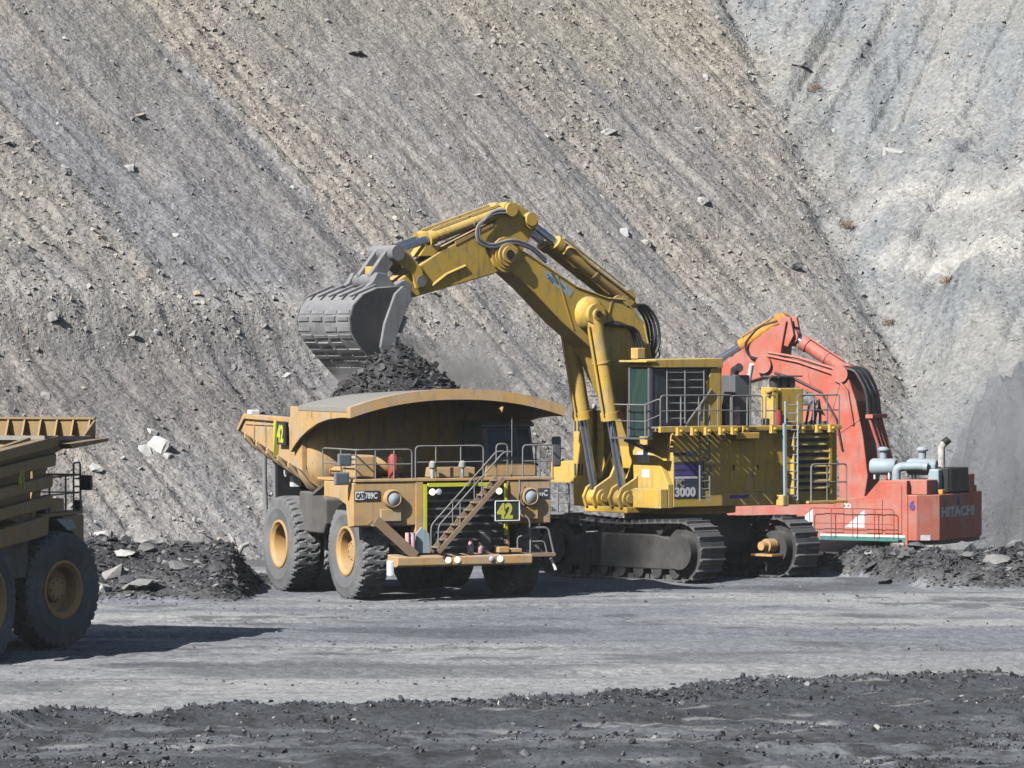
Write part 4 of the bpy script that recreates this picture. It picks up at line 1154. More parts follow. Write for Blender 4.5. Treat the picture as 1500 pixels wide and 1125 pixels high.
# ---------------- the second truck, at the left edge, seen from behind in its own shade
def truck_shaded():
    t = empty('haul_truck', (-15.42, 127.0, 0), math.radians(90 - 14.5))
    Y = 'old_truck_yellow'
    chassis(t, Y)
    wheel(t, 0, -2.72, False, -1, math.radians(-20)); wheel(t, 0, 2.72, False, 1, math.radians(-20))
    for s in (-1, 1):
        wheel(t, -5.7, 2.80 * s, True, s); wheel(t, -5.7, 1.75 * s, True, s)
    body = empty('dump_body', (0, 0, 0), 0, t)
    W = 3.10
    m = MB(); rings = []
    for x, zt, zf in ((-8.8, 5.0, 4.6), (-7.8, 5.35, 4.1), (-5.0, 5.62, 3.55), (-2.6, 5.86, 3.1)):
        o = [(-W, zt), (-W + 0.02, zf + 0.3), (-W + 0.5, zf), (W - 0.5, zf), (W - 0.02, zf + 0.3), (W, zt)]
        i = [(W - 0.14, zt), (W - 0.16, zf + 0.4), (W - 0.6, zf + 0.14), (-W + 0.6, zf + 0.14), (-W + 0.16, zf + 0.4), (-W + 0.14, zt)]
        rings.append([(x, y, z) for y, z in o + i])
    m.loft(rings); m.build('bed', Y, body, smooth=35)
    m = MB(); m.prism([(-2.6, 3.1), (-2.35, 3.3), (-1.75, 5.86), (-2.0, 5.86), (-2.6, 3.5)], -W, W); m.build('front_wall', Y, body, 0.02)
    # side beams stacked on the right flank
    for s in (-1, 1):
        for (za, zb, xa, th) in ((5.40, 5.05, -1.25, 0.26), (4.82, 4.48, -1.6, 0.30), (4.28, 3.92, -1.5, 0.24), (3.72, 3.18, -1.95, 0.30)):
            y0, y1 = sorted((s * (W + 0.01), s * (W + th)))
            m = MB(); m.prism([(-8.3, za - 0.42), (xa, za), (xa - 0.06, zb), (-8.3, zb - 0.38)], y0, y1); m.build('side_beam', Y, body, 0.05)
        y0, y1 = sorted((s * (W - 0.2), s * (W + 0.30)))
        m = MB(); m.prism([(-8.3, 5.38), (-1.2, 5.88), (-1.2, 5.58), (-8.3, 5.10)], y0, y1); m.build('top_rail', Y, body, 0.03)
    # canopy with an upright ribbed rim at its front edge
    for s in (-1, 1):
        y0, y1 = sorted((s * (W - 0.13), s * (W - 0.012)))
        m = MB(); m.prism([(-2.4, 5.3), (-2.2, 5.79), (1.9, 5.69), (0.6, 5.58), (-0.6, 5.40), (-1.3, 5.0), (-1.8, 4.3), (-2.3, 3.6)], y0, y1); m.build('canopy_side', Y, body)
    m = MB(); m.prism([(-2.2, 5.90), (1.9, 5.80), (1.9, 5.70), (-2.2, 5.78)], -W - 0.25, W + 0.25); m.build('canopy_roof', 'dusty_top', body)
    for s in (-1, 1):
        y0, y1 = sorted((s * (W + 0.26), s * (W + 0.62)))
        m = MB(); m.prism([(-1.2, 5.66), (1.95, 5.75), (1.95, 5.66), (-1.0, 5.52)], y0, y1); m.build('canopy_flange', Y, body)
    m = MB(); m.box(1.95, 2.02, -W - 0.2, W + 0.2, 5.72, 6.27); m.build('canopy_rim', Y, body)
    m = MB(); m.box(1.88, 2.06, -W - 0.22, W + 0.22, 6.275, 6.33); m.build('rim_cap', Y, body)
    rb = MB(); rb.prism([(1.94, 5.82), (1.94, 6.26), (1.82, 6.26), (1.60, 5.82)], -0.025, 0.025); rbm = rb.mesh('rim_rib', Y)
    for k in range(14): link('rim_rib', rbm, body, loc=(0, -W - 0.1 + k * 0.485, 0))
    m = MB(); m.prism([(1.94, 5.81), (1.94, 6.26), (1.0, 5.83)], -W - 0.24, -W - 0.18); m.build('rim_gusset', Y, body)
    text('lettering', '41', 0.66, 'hi_vis', t, (-4.35, -W - 0.318, 4.52), (0.996, 0, 0.06), (-0.06, 0, 0.996), offset=0.025, sx=0.8)
    m = MB(); m.box(-1.3, 2.0, -2.95, 3.0, 3.62, 3.72); m.build('deck', Y, t, 0.015)
    for s in (-1, 1):
        y0, y1 = sorted((s * 1.2, s * 2.98))
        m = MB(); m.prism([(0.3, 3.6), (1.98, 3.6), (1.98, 2.35), (1.6, 2.35), (1.2, 3.1), (0.3, 3.3)], y0, y1); m.build('fender', Y, t, 0.03)
    m = MB(); m.prism([(-0.4, 3.56), (0.9, 3.50), (1.25, 3.25), (0.6, 3.20)], -3.02, -1.2); m.build('mud_guard', 'grey_blue', t)
    m = MB(); m.box(-0.6, 0.6, -2.9, -2.2, 3.72, 4.1); m.build('air_box', Y, t, 0.04)
    m = MB(); m.cyl((-0.9, -2.6, 3.75), (-0.2, -2.6, 3.75), 0.3, n=16); m.build('air_cleaner', 'dark_steel', t, smooth=40)
    m = MB(); m.box(1.8, 2.5, -2.3, 2.3, 1.1, 1.5); m.build('bumper', Y, t, 0.03)
    m = MB(); m.box(1.4, 1.7, -1.2, 1.5, 1.5, 3.6); m.build('radiator_grille', 'grille_dark', t)
    m = MB(); m.prism([(-1.2, 3.72), (0.8, 3.72), (0.8, 4.3), (0.5, 5.3), (-1.2, 5.35)], 1.2, 2.9); m.build('cab', 'box_grey', t, 0.05)
    railing('railing', [(-0.6, -2.9, 3.72), (0.7, -2.9, 3.72), (1.9, -2.9, 3.72), (1.9, -1.6, 3.72)], t, 1.0)
    railing('railing', [(1.2, -2.95, 3.72), (1.75, -2.95, 3.72)], t, 1.35)
    mi = empty('mirror', (0, 0, 0), 0, t)
    m = MB(); m.box(1.35, 1.55, -3.40, -3.05, 4.30, 4.72); m.build('mirror_back', 'black', mi, 0.04)
    m = MB(); m.tube([(1.45, -2.9, 4.62), (1.45, -3.2, 4.62)], 0.025); m.tube([(1.45, -2.9, 4.4), (1.45, -3.2, 4.4)], 0.025); m.build('mirror_arm', 'rail_grey', mi)
    m = MB(); m.box(1.7, 1.95, -2.95, -2.75, 3.72, 4.0); m.build('marker_lamp', 'black', t, 0.02)
    tag(t, 'shaded yellow haul truck seen from behind, cut off by the picture edge', 'haul truck')
truck_shaded()

# ------------------------------------------------------------------ hydraulic excavators
def plate_boom(name, mat, parent, upper, lower, half, bevel=0.03):
    m = MB(); m.prism(upper + lower[::-1], -half, half)
    return m.build(name, mat, parent, bevel)

def ram(name, parent, a, b, split, rb, rr, paint_m, y, collar=True):
    """cylinder from a (barrel eye) to b (rod eye) in the x-z plane at offset y"""
    e = empty(name, (0, 0, 0), 0, parent)
    A = Vector((a[0], y, a[1])); B = Vector((b[0], y, b[1])); S = A.lerp(B, split); d = (B - A).normalized()
    m = MB(); m.cyl(A, S, rb, n=18)
    if collar:
        m.cyl(S - d * 0.22, S + d * 0.06, rb * 1.16, n=18); m.cyl(A.lerp(S, 0.45), A.lerp(S, 0.45) + d * 0.07, rb * 1.1, n=18)
    m.cyl(A + Vector((0, -0.22, 0)), A + Vector((0, 0.22, 0)), rb * 1.25, n=18)
    m.build('barrel', paint_m, e, smooth=40)
    m = MB(); m.cyl(S, B, rr, n=14); m.build('rod', 'chrome', e, smooth=60)
    m = MB(); m.cyl(B + Vector((0, -0.2, 0)), B + Vector((0, 0.2, 0)), rb * 1.15, n=18); m.build('rod_eye', paint_m, e, smooth=40)
    n = d.cross(Vector((0, 1, 0)))
    m = MB(); m.tube([A + d * 0.3 + n * rb * 1.25 + Vector((0, rb * 0.4, 0)), S - d * 0.15 + n * rb * 1.25 + Vector((0, rb * 0.4, 0))], 0.035, 6); m.build('feed_pipe', paint_m, e)
    return e

def pin(m, x, z, y0, y1, r):
    m.cyl((x, y0, z), (x, y1, z), r, n=18)

def crawler(root, name, off, rel, L, Hh, width, pads, mat='track_shoe_steel'):
    """one crawler: frame, sprocket, idler, rollers and every shoe"""
    e = empty(name, (0, 0, 0), rel, root)
    r = Hh / 2 - 0.06; a = L / 2 - Hh / 2
    y0 = off
    m = MB(); m.prism([(-a - 0.3, 0.55), (-a, 0.42), (a, 0.42), (a + 0.25, 0.6), (a + 0.1, 1.35), (a * 0.55, 1.62), (-a * 0.5, 1.62), (-a - 0.2, 1.35)], y0 - 0.42, y0 + 0.42); m.build('track_frame', 'track_shaded', e, 0.04)
    for s, nm in ((1, 'sprocket'), (-1, 'idler')):
        m = MB(); m.cyl((s * a, y0 - 0.32, Hh / 2), (s * a, y0 + 0.32, Hh / 2), r - 0.12, n=24)
        m.cyl((s * a, y0 - 0.66, Hh / 2), (s * a, y0 + 0.66, Hh / 2), r * 0.62, n=20)
        if s > 0:
            for k in range(14):
                t = k * 2 * math.pi / 14; c = Vector((s * a + (r - 0.1) * math.cos(t), y0, Hh / 2 + (r - 0.1) * math.sin(t)))
                m.obox(c, (0.2, 0.4, 0.14), Matrix.Rotation(-t, 3, 'Y'))
        m.build(nm, 'track_shaded', e, smooth=40)
    for k in range(7):
        x = -a + 2 * a * (k + 0.5) / 7
        m = MB(); m.cyl((x, y0 - 0.38, 0.36), (x, y0 + 0.38, 0.36), 0.26, n=16); m.build('roller', 'dark_steel', e, smooth=40)
    for k in range(3):
        x = -a * 0.6 + a * 0.6 * k
        m = MB(); m.cyl((x, y0 - 0.3, Hh - 0.32), (x, y0 + 0.3, Hh - 0.32), 0.17, n=14); m.build('roller', 'dark_steel', e, smooth=40)
    per = 4 * a + 2 * math.pi * r; step = per / pads
    pm = MB(); hw = width / 2
    pm.prism([(-step * 0.47, 0.0), (step * 0.50, 0.0), (step * 0.50, 0.04), (step * 0.30, 0.055), (step * 0.22, 0.15), (step * 0.10, 0.15), (step * 0.02, 0.05), (-step * 0.47, 0.045)], -hw, hw)
    pm.box(-step * 0.4, step * 0.4, -0.24, 0.24, -0.16, 0.0)
    me = pm.mesh('track_shoe', mat)
    for k in range(pads):
        s = (k + 0.3) * step
        if s < 2 * a:
            f = s / (2 * a); x, z, t = -a + s, Hh - 0.06 - 0.10 * math.sin(math.pi * f) ** 2, -0.10 * math.pi / (2 * a) * math.sin(2 * math.pi * f)
            t = -t
        elif s < 2 * a + math.pi * r:
            u = (s - 2 * a) / r; x, z, t = a + r * math.sin(u), Hh / 2 + r * math.cos(u), u
        elif s < 4 * a + math.pi * r:
            x, z, t = a - (s - 2 * a - math.pi * r), Hh / 2 - r, math.pi
        else:
            u = (s - 4 * a - math.pi * r) / r; x, z, t = -a - r * math.sin(u), Hh / 2 - r * math.cos(u), math.pi + u
        link('track_shoe', me, e, loc=(x, y0, z), rot=(0, t, 0))
    return e

def ladder(name, parent, x0, x1, y, z0, z1, n, mat='rail_grey', top=0.0):
    m = MB()
    for x in (x0, x1): m.tube([(x, y, z0), (x, y, z1 + top)], 0.035)
    for k in range(n):
        z = z0 + (z1 - z0) * (k + 0.5) / n; m.tube([(x0, y, z), (x1, y, z)], 0.022)
    return m.build(name, mat, parent, smooth=60)

def shovel_yellow():
    HX, HY_ = -0.81, -0.586
    t = empty('hydraulic_excavator', (5.88, 163.6, 0), math.atan2(HY_, HX))
    Y = 'shovel_yellow'
    rel = math.radians(-46.2) - math.atan2(HY_, HX)
    crawler(t, 'crawler_track', -2.45, rel, 8.4, 2.12, 1.2, 50)
    crawler(t, 'crawler_track', 2.45, rel, 8.4, 2.12, 1.2, 50)
    cb = empty('carbody', (0, 0, 0), rel, t)
    m = MB(); m.prism([(-1.6, 0.85), (1.6, 0.85), (1.9, 1.3), (1.5, 2.0), (-1.5, 2.0), (-1.9, 1.3)], -2.3, 2.3); m.build('cross_frame', 'chassis_grey', cb, 0.06)
    m = MB(); m.cyl((0, 0, 1.95), (0, 0, 2.42), 1.85, n=40); m.build('slew_ring', 'dark_steel', cb, smooth=40)
    m = MB(); m.cyl((0, 0, 2.3), (0, 0, 2.6), 2.15, n=40); m.build('turntable', Y, t, smooth=40)
    # final drive motor seen at the far track end
    m = MB(); m.cyl((3.2, 1.7, 1.15), (3.2, 1.3, 1.15), 0.25, n=14); m.cyl((3.2, 1.35, 1.15), (3.2, 1.05, 1.15), 0.16, n=14); m.box(2.6, 3.6, 1.2, 1.75, 0.78, 0.86); m.build('drive_motor', 'rim_yellow', cb, smooth=40)
    # ---------------- house
    h = empty('house', (0, 0, 0), 0, t)
    m = MB(); m.box(-5.2, 2.3, 0.78, 2.80, 2.58, 5.24); m.build('side_house', Y, h, 0.04)
    m = MB(); m.box(-5.2, 2.3, -2.80, -1.25, 2.58, 5.24); m.build('side_house', Y, h, 0.04)
    m = MB(); m.box(-5.2, -0.3, -1.25, 0.78, 2.6, 5.1); m.box(-0.3, 2.1, -1.25, 0.78, 2.6, 3.0); m.build('centre_frame', Y, h, 0.04)
    m = MB(); m.prism([(-5.2, -2.6), (-5.2, 2.6), (-5.6, 2.2), (-5.75, 1.0), (-5.75, -1.0), (-5.6, -2.2)], 2.55, 4.9, 'z'); m.build('counterweight', Y, h, 0.06)
    # cheeks either side of the boom foot
    m = MB(); m.prism([(0.55, 4.78), (1.35, 4.78), (2.20, 4.30), (2.79, 3.4), (2.79, 2.56), (0.82, 2.56), (0.82, 3.3)], 2.3, 2.52, 'x'); m.build('front_cheek', Y, h, 0.03)
    m = MB(); m.prism([(0.82, 2.56), (2.79, 2.56), (2.79, 3.25), (1.25, 3.25), (0.82, 3.1)], 2.524, 2.85, 'x'); m.build('front_cheek', Y, h, 0.03)
    m = MB(); m.box(2.3, 2.5, -2.82, -1.65, 2.5, 6.02); m.build('front_cheek', Y, h, 0.04)
    m = MB(); m.box(-1.2, 2.3, -2.8, -1.3, 5.24, 5.95); m.build('tank_house', Y, h, 0.04)
    m = MB(); m.box(2.525, 2.535, 1.05, 1.75, 4.15, 4.55); m.build('notice', 'white_paint', h)
    m = MB(); m.box(2.525, 2.535, 1.3, 1.75, 3.62, 3.9); m.build('notice', 'white_paint', h)
    for z0 in (3.6, 5.2):
        for k in range(3):
            m = MB(); m.box(2.505, 2.52, -2.72 + k * 0.2, -2.62 + k * 0.2, z0, z0 + 0.42); m.build('vent_slot', 'dark_steel', h)
    # boom foot brackets and ram bosses
    for y in (-0.75, 0.75):
        m = MB()
        for o in (-0.32, 0.20): m.prism([(1.4, 2.6), (1.5, 4.6), (2.0, 4.75), (2.6, 3.6), (3.25, 3.25), (3.42, 2.9), (3.3, 2.55), (2.9, 2.42)], y + o, y + o + 0.12)
        m.build('boom_bracket', Y, h, 0.02)
        m = MB(); pin(m, 2.96, 2.86, y - 0.42, y + 0.42, 0.30); pin(m, 2.96, 2.86, y + 0.42, y + 0.47, 0.16); m.build('pin_boss', Y, h, smooth=40)
    m = MB(); m.box(1.9, 3.2, -1.2, 1.3, 2.36, 2.57); m.build('front_beam', Y, h, 0.03)
    # catwalk along the left side, with clamp blocks
    cw = empty('catwalk', (0, 0, 0), 0, t)
    m = MB(); m.box(-0.1, 3.35, 3.30, 3.42, 5.24, 5.46); m.build('edge_beam', Y, cw, 0.02)
    gm = MB(); gm.box(-0.075, 0.075, 2.81, 3.298, -0.03, 0.03); gme = gm.mesh('grating_slat', 'rail_grey')
    for k in range(13): link('grating_slat', gme, cw, loc=(0.0 + k * 0.272, 0, 5.42))
    m = MB(); m.box(-5.25, -0.1, 2.5, 3.02, 5.27, 5.42); m.build('catwalk', Y, h, 0.02)
    cm = MB(); cm.box(-0.12, 0.12, -0.06, 0.10, -0.16, 0.12); cm.cyl((0, 0.1, 0), (0, 0.2, 0), 0.05, n=8); cme = cm.mesh('clamp', Y)
    for x in (2.55, 1.9, 1.3, 0.65, 0.1): link('clamp', cme, h, loc=(x, 3.45, 5.30))
    for x in (-0.7, -2.0, -3.3, -4.1, -4.7): link('clamp', cme, h, loc=(x, 3.05, 5.32))
    m = MB(); m.box(-1.2, -0.15, 2.82, 3.3, 4.98, 5.2); m.build('step_box', Y, h, 0.02)
    # railings
    railing('railing', [(3.3, 3.36, 5.46), (2.4, 3.36, 5.46), (1.6, 3.36, 5.46), (0.75, 3.36, 5.46), (0.1, 3.36, 5.46)], h, 1.08, 0.026)
    railing('railing', [(-0.15, 2.96, 5.42), (-0.9, 2.96, 5.42), (-1.6, 2.96, 5.42)], h, 1.08, 0.026)
    railing('railing', [(-1.75, 2.96, 5.42), (-2.2, 2.96, 5.42)], h, 1.08, 0.026)
    railing('railing', [(-3.2, 2.96, 5.42), (-3.95, 2.96, 5.42), (-4.6, 2.96, 5.42), (-5.15, 2.96, 5.42), (-5.15, 1.5, 5.42), (-5.15, 0.0, 5.42)], h, 1.08, 0.026)
    railing('railing', [(3.62, 0.95, 5.06), (3.62, 1.9, 5.06), (3.62, 2.9, 5.06), (3.3, 3.36, 5.3)], h, 1.15, 0.026)
    railing('railing', [(-0.1, -1.4, 5.96), (1.1, -1.4, 5.96), (2.2, -1.4, 5.96), (2.2, -2.7, 5.96)], h, 1.0, 0.03)
    m = MB(); m.box(3.3, 3.66, 0.9, 2.95, 5.0, 5.06); m.bar((2.45, 1.6, 4.6), (3.5, 1.6, 4.98), 0.12, 0.14); m.build('front_step', 'box_grey', h)
    m = MB(); m.box(0.8, 2.45, -4.25, -2.82, 3.3, 4.1); m.build('right_tank', Y, h, 0.04)
    m = MB(); m.box(2.0, 2.7, -4.3, -2.85, 2.16, 2.24); m.build('side_step', 'rail_grey', h)
    railing('railing', [(2.62, -4.25, 2.24), (2.62, -3.55, 2.24), (2.62, -2.9, 2.24)], h, 1.05, 0.03, (0.33, 0.66))
    # ladders
    ladder('ladder', h, 0.92, 1.36, 3.12, 2.82, 5.3, 9, 'rail_grey', 0.9)
    ladder('ladder', h, -3.05, -2.48, 3.16, 2.75, 6.3, 12, 'grey_blue', 0.0)
    m = MB(); m.bar((-2.46, 3.2, 2.6), (-2.42, 3.2, 5.5), 0.10, 0.10); m.build('ladder_arm', 'grey_blue', h)
    m = MB(); m.box(-2.6, -2.3, 2.85, 3.25, 2.55, 2.95); m.build('ladder_motor', Y, h, 0.04)
    # radiator louvres
    lv = empty('radiator_opening', (0, 0, 0), 0, t)
    m = MB(); m.box(-4.68, -3.12, 2.802, 2.83, 3.05, 5.12); m.build('radiator_core', 'grille_dark', lv)
    m = MB(); m.prism([(-4.78, 2.98), (-3.05, 2.98), (-3.05, 5.2), (-4.78, 5.2)], 2.803, 2.81); m.box(-4.80, -4.69, 2.80, 2.99, 2.95, 5.22); m.box(-3.11, -3.02, 2.80, 2.99, 2.95, 5.22); m.build('opening_frame', Y, lv)
    lm = MB(); lm.prism([(2.815, 0.0), (2.985, -0.09), (2.985, -0.13), (2.815, -0.05)], -4.68, -3.12, 'x'); lme = lm.mesh('louvre', Y)
    for k in range(8): link('louvre', lme, lv, loc=(0, 0, 3.26 + k * 0.262))
    railing('railing', [(-3.65, 3.2, 2.72), (-4.4, 3.2, 2.72), (-5.3, 3.2, 2.72)], t, 1.3, 0.032)
    m = MB(); m.box(-5.35, -3.5, 2.82, 3.24, 2.62, 2.71); m.build('side_step', Y, h, 0.01)
    # access doors along the side, each with a handle
    for (x0, x1) in ((-0.15, 0.80), (-1.25, -0.25), (-2.3, -1.35)):
        d = empty('access_door', (0, 0, 0), 0, t)
        m = MB(); m.box(x0, x1, 2.803, 2.825, 3.08, 4.92); m.build('door_panel', Y, d, 0.012)
        m = MB(); m.box(x1 - 0.16, x1 - 0.12, 2.826, 2.87, 3.85, 4.05); m.build('door_handle', 'dark_steel', d)
    # name panel
    m = MB(); m.box(0.92, 2.26, 2.803, 2.815, 2.92, 4.20); m.build('name_panel', 'panel_blue', h)
    for z in (4.02, 3.80): 
        m = MB(); m.box(0.94, 2.24, 2.816, 2.82, z - 0.09, z + 0.06); m.build('panel_stripe', 'purple_blue', h)
    m = MB(); m.box(0.94, 2.24, 2.816, 2.82, 3.60, 3.68); m.build('panel_stripe', 'white_paint', h)
    text('lettering', 'PC', 0.36, 'bone', h, (2.20, 2.823, 3.33), (-1, 0, 0), (0, 0, 1), offset=0.014, sx=0.9)
    text('lettering', '3000', 0.44, 'white_paint', h, (2.24, 2.823, 2.98), (-1, 0, 0), (0, 0, 1), offset=0.018, sx=1.05)
    m = MB(); m.box(1.25, 1.75, 2.803, 2.81, 4.38, 4.55); m.build('blue_tape', 'decal_blue', h)
    m = MB(); m.box(1.7, 2.3, 2.803, 2.81, 4.42, 4.52); m.build('scuff_plate', 'grille_dark', h)
    m = MB(); m.box(-1.1, -0.25, 2.803, 2.807, 2.86, 2.98); m.build('decal', 'purple_blue', h)
    # ---------------- cab
    c = empty('cab', (0, 0, 0), 0, t)
    m = MB(); m.box(0.22, 3.18, 1.58, 2.74, 5.42, 7.50); m.build('shell', 'panel_blue', c, 0.04)
    m = MB(); m.prism([(0.1, 7.50), (3.1, 7.50), (3.3, 7.53), (3.1, 7.80), (0.1, 7.84)], 1.42, 2.86); m.build('cab_roof', Y, c, 0.03)
    m = MB(); m.prism([(0.12, 5.42), (0.12, 7.49), (0.55, 7.49), (0.80, 6.9), (0.70, 6.6), (1.75, 5.42)], 2.745, 2.80); m.build('rear_panel', Y, c, 0.015)
    m = MB(); m.box(0.12, 0.2, 1.5, 2.8, 5.42, 7.49); m.build('rear_wall', Y, c)
    m = MB(); m.box(3.12, 3.55, 1.3, 2.9, 7.70, 7.77); m.build('visor', Y, c, 0.01)
    m = MB(); m.box(2.8, 3.15, 1.45, 1.85, 7.81, 8.2); m.build('lamp_box', Y, c, 0.03)
    m = MB(); m.prism([(3.185, 5.1), (3.185, 7.46), (3.25, 7.46), (3.30, 6.2), (3.25, 5.1)], 1.62, 2.70); m.build('windscreen', 'green_glass', c)
    for y in (1.60, 2.72):
        m = MB(); m.box(3.18, 3.34, y - 0.05, y + 0.05, 5.08, 7.50); m.build('pillar', 'box_grey', c, 0.015)
    m = MB(); m.box(1.0, 3.0, 2.745, 2.755, 5.75, 7.35); m.build('side_window', 'cab_glass', c)
    for k in range(7):
        m = MB(); m.tube([(0.95, 2.80, 5.72 + k * 0.27), (2.6, 2.80, 5.72 + k * 0.27)], 0.026); m.build('guard_bar', 'rail_grey', c)
    for x in (0.95, 1.8, 2.6):
        m = MB(); m.tube([(x, 2.835, 5.55), (x, 2.835, 7.4)], 0.026); m.build('guard_bar', 'rail_grey', c)
    m = MB(); m.bar((1.75, 2.84, 5.5), (0.6, 2.84, 6.75), 0.06, 0.06); m.build('guard_brace', 'rail_grey', c)
    # ---------------- deck machinery
    m = MB(); m.box(-2.05, -1.35, 0.9, 1.7, 5.26, 7.22); m.build('exhaust_box', 'box_grey', t, 0.04)
    m = MB(); m.tube([(-1.5, 1.5, 7.2), (-1.5, 1.5, 7.38), (-1.45, 1.85, 7.5)], 0.16, 10); m.build('exhaust_outlet', 'dark_steel', t, smooth=60)
    m = MB(); m.box(-3.95, -2.85, 1.7, 2.4, 5.43, 6.75); m.build('filter_cabinet', Y, t, 0.04)
    m = MB(); m.box(-2.75, -2.5, 1.75, 2.45, 5.43, 6.78); m.build('filter_post', Y, t, 0.02)
    m = MB(); m.tube([(-2.3, 2.3, 6.6), (-2.6, 2.4, 6.7), (-2.9, 2.3, 6.55)], 0.09, 8); m.build('filter_pipe', Y, t, smooth=60)
    for k in range(3):
        m = MB(); m.lathe([(0, 0), (0.17, 0.0), (0.19, 0.1), (0.19, 0.3), (0.12, 0.38), (0, 0.38)], (-2.85 - k * 0.36, 2.1, 6.76), (0, 0, 1), 14); m.build('air_filter', 'dark_steel', t, smooth=40)
    m = MB(); m.box(-3.95, -2.5, 1.85, 2.35, 7.145, 7.20); m.build('filter_lid', 'box_grey', t)
    m = MB(); m.tube([(-3.2, 0.2, 5.2), (-3.2, 0.2, 7.0), (-3.1, 0.5, 7.6)], 0.09, 8); m.build('breather_pipe', 'white_paint', t, smooth=60)
    m = MB(); m.cyl((-0.9, 2.2, 5.43), (-0.9, 2.2, 6.1), 0.22, n=14); m.build('lube_drum', 'pink_white', t, smooth=40)
    m = MB(); m.box(-0.6, -0.2, 2.0, 2.6, 5.43, 6.2); m.build('battery_cabinet', 'box_grey', t, 0.03)
    m = MB(); m.cyl((-2.7, 2.5, 5.43), (-2.7, 2.5, 5.95), 0.16, n=12); m.build('fire_bottle', 'red_paint', t, smooth=40)
    for x in (-4.2, -4.45):
        m = MB(); m.tube([(x, 2.2, 5.3), (x - 0.1, 2.3, 6.1), (x - 0.3, 2.3, 6.3), (x - 0.45, 2.2, 5.9), (x - 0.45, 2.2, 5.3)], 0.05, 6); m.build('hose', 'hose_black', t, smooth=60)
    # ---------------- boom
    bo = empty('boom', (0, 0, 0), 0, t)
    up = [(7.98, 11.86), (6.96, 11.46), (4.85, 10.34), (3.49, 9.95), (2.71, 9.90), (1.88, 9.05), (1.55, 7.86), (1.35, 5.2), (1.40, 3.9)]
    lo = [(7.98, 11.10), (6.87, 10.30), (5.45, 9.10), (4.19, 8.20), (2.98, 6.24), (2.25, 4.7), (2.2, 3.9)]
    m = MB(); m.prism(up + lo[::-1], -0.55, 0.55); m.build('boom_plate', Y, bo, 0.04)
    m = MB(); pin(m, 7.92, 11.45, -0.72, 0.72, 0.40); pin(m, 7.92, 11.45, 0.72, 0.80, 0.28); m.build('tip_pin', Y, bo, smooth=40)
    m = MB()
    for s in (-1, 1): m.lathe([(0.62, 0.0), (0.60, 0.12), (0.50, 0.25), (0.30, 0.34), (0.0, 0.36)], (4.32, 0.55 * s, 9.40), (0, s, 0), 22)
    m.build('ram_boss', Y, bo, smooth=50)
    m = MB(); pin(m, 4.32, 9.38, -1.15, 1.15, 0.20); m.build('ram_pin', 'shovel_yellow', bo, smooth=40)
    m = MB()
    for y in (-0.5, -0.12, 0.12, 0.5): m.prism([(3.3, 9.9), (2.75, 10.22), (2.45, 10.2), (2.1, 9.6), (2.6, 9.6)], y - 0.05, y + 0.05)
    m.build('ram_bracket', Y, bo)
    for (xa, za, xb, zb) in ((5.75, 10.86, 5.0, 8.82), (3.3, 9.90, 3.9, 7.75), (1.60, 7.9, 3.2, 6.5)):
        m = MB(); m.bar((xa, 0.562, za), (xb, 0.562, zb), 0.02, 0.05); m.build('weld_seam', Y, bo)
    for pts in (up, lo):
        m = MB(); m.tube([(x, 0.56, z) for x, z in pts[:8 if pts is up else 6]], 0.035, 5); m.build('edge_weld', 'shovel_chipped', bo)
    for (x, z, r) in ((7.92, 11.45, 0.17), (4.32, 9.38, 0.13)):
        m = MB(); m.cyl((x, 0.80 if x > 7 else 1.15, z), (x, 0.83 if x > 7 else 1.18, z), r, n=12); m.build('grease_patch', 'grease', bo)
    # decal on the near face
    m = MB(); m.prism([(6.35, 10.98), (6.05, 10.55), (5.15, 9.98), (5.0, 10.20), (5.45, 10.55)], 0.552, 0.558); m.build('decal_patch', 'decal_pale', bo)
    for a, b in (((6.15, 10.78), (5.62, 10.42)), ((5.62, 10.42), (5.95, 10.82)), ((5.95, 10.80), (5.40, 10.30)), ((6.1, 10.66), (5.9, 10.5))):
        m = MB(); m.bar((a[0], 0.562, a[1]), (b[0], 0.562, b[1]), 0.006, 0.07); m.build('decal_stroke', 'decal_blue', bo)
    # hoses along the boom back and over the knuckle
    for k in range(4):
        y = 0.15 + 0.13 * k
        m = MB(); m.tube(rounded([(2.3, y, 9.7), (1.95 - 0.06 * k, y, 9.75), (1.45 - 0.07 * k, y, 9.2), (1.3 - 0.06 * k, y, 8.4), (1.45, y, 7.8)], 0.4, 5), 0.055, 6); m.build('hose', 'hose_black', bo, smooth=60)
    for k in range(3):
        y = 0.60 + 0.07 * k
        m = MB(); m.tube(rounded([(3.7, y, 9.0), (3.1, y, 9.15 - 0.06 * k), (2.5 - 0.1 * k, y, 8.9), (2.2 - 0.08 * k, y, 8.2), (2.2, y, 7.9)], 0.5, 5), 0.05, 6); m.build('hose', 'hose_black', bo, smooth=60)
    m = MB(); m.tube(rounded([(1.75, 0.3, 8.6), (1.1, 0.3, 8.3), (0.9, 0.3, 7.9), (1.6, 0.3, 7.6)], 0.2), 0.03, 6); m.build('pipe', 'hose_black', bo, smooth=60)
    m = MB(); m.tube(rounded([(2.4, 0.62, 10.0), (4.4, 0.62, 11.2), (5.0, 0.62, 11.7), (5.3, 0.62, 11.75), (5.4, 0.5, 11.5)], 0.25), 0.05, 6); m.build('pipe', Y, bo, smooth=60)
    # stick rams on the boom back (pair) and boom rams (pair)
    for y in (-0.36, 0.36): ram('stick_ram', t, (2.55, 9.98), (6.80, 12.62), 0.72, 0.235, 0.14, Y, y)
    for y in (-0.82, 0.82): ram('boom_ram', t, (4.32, 9.38), (2.96, 2.86), 0.56, 0.30, 0.155, Y, y)
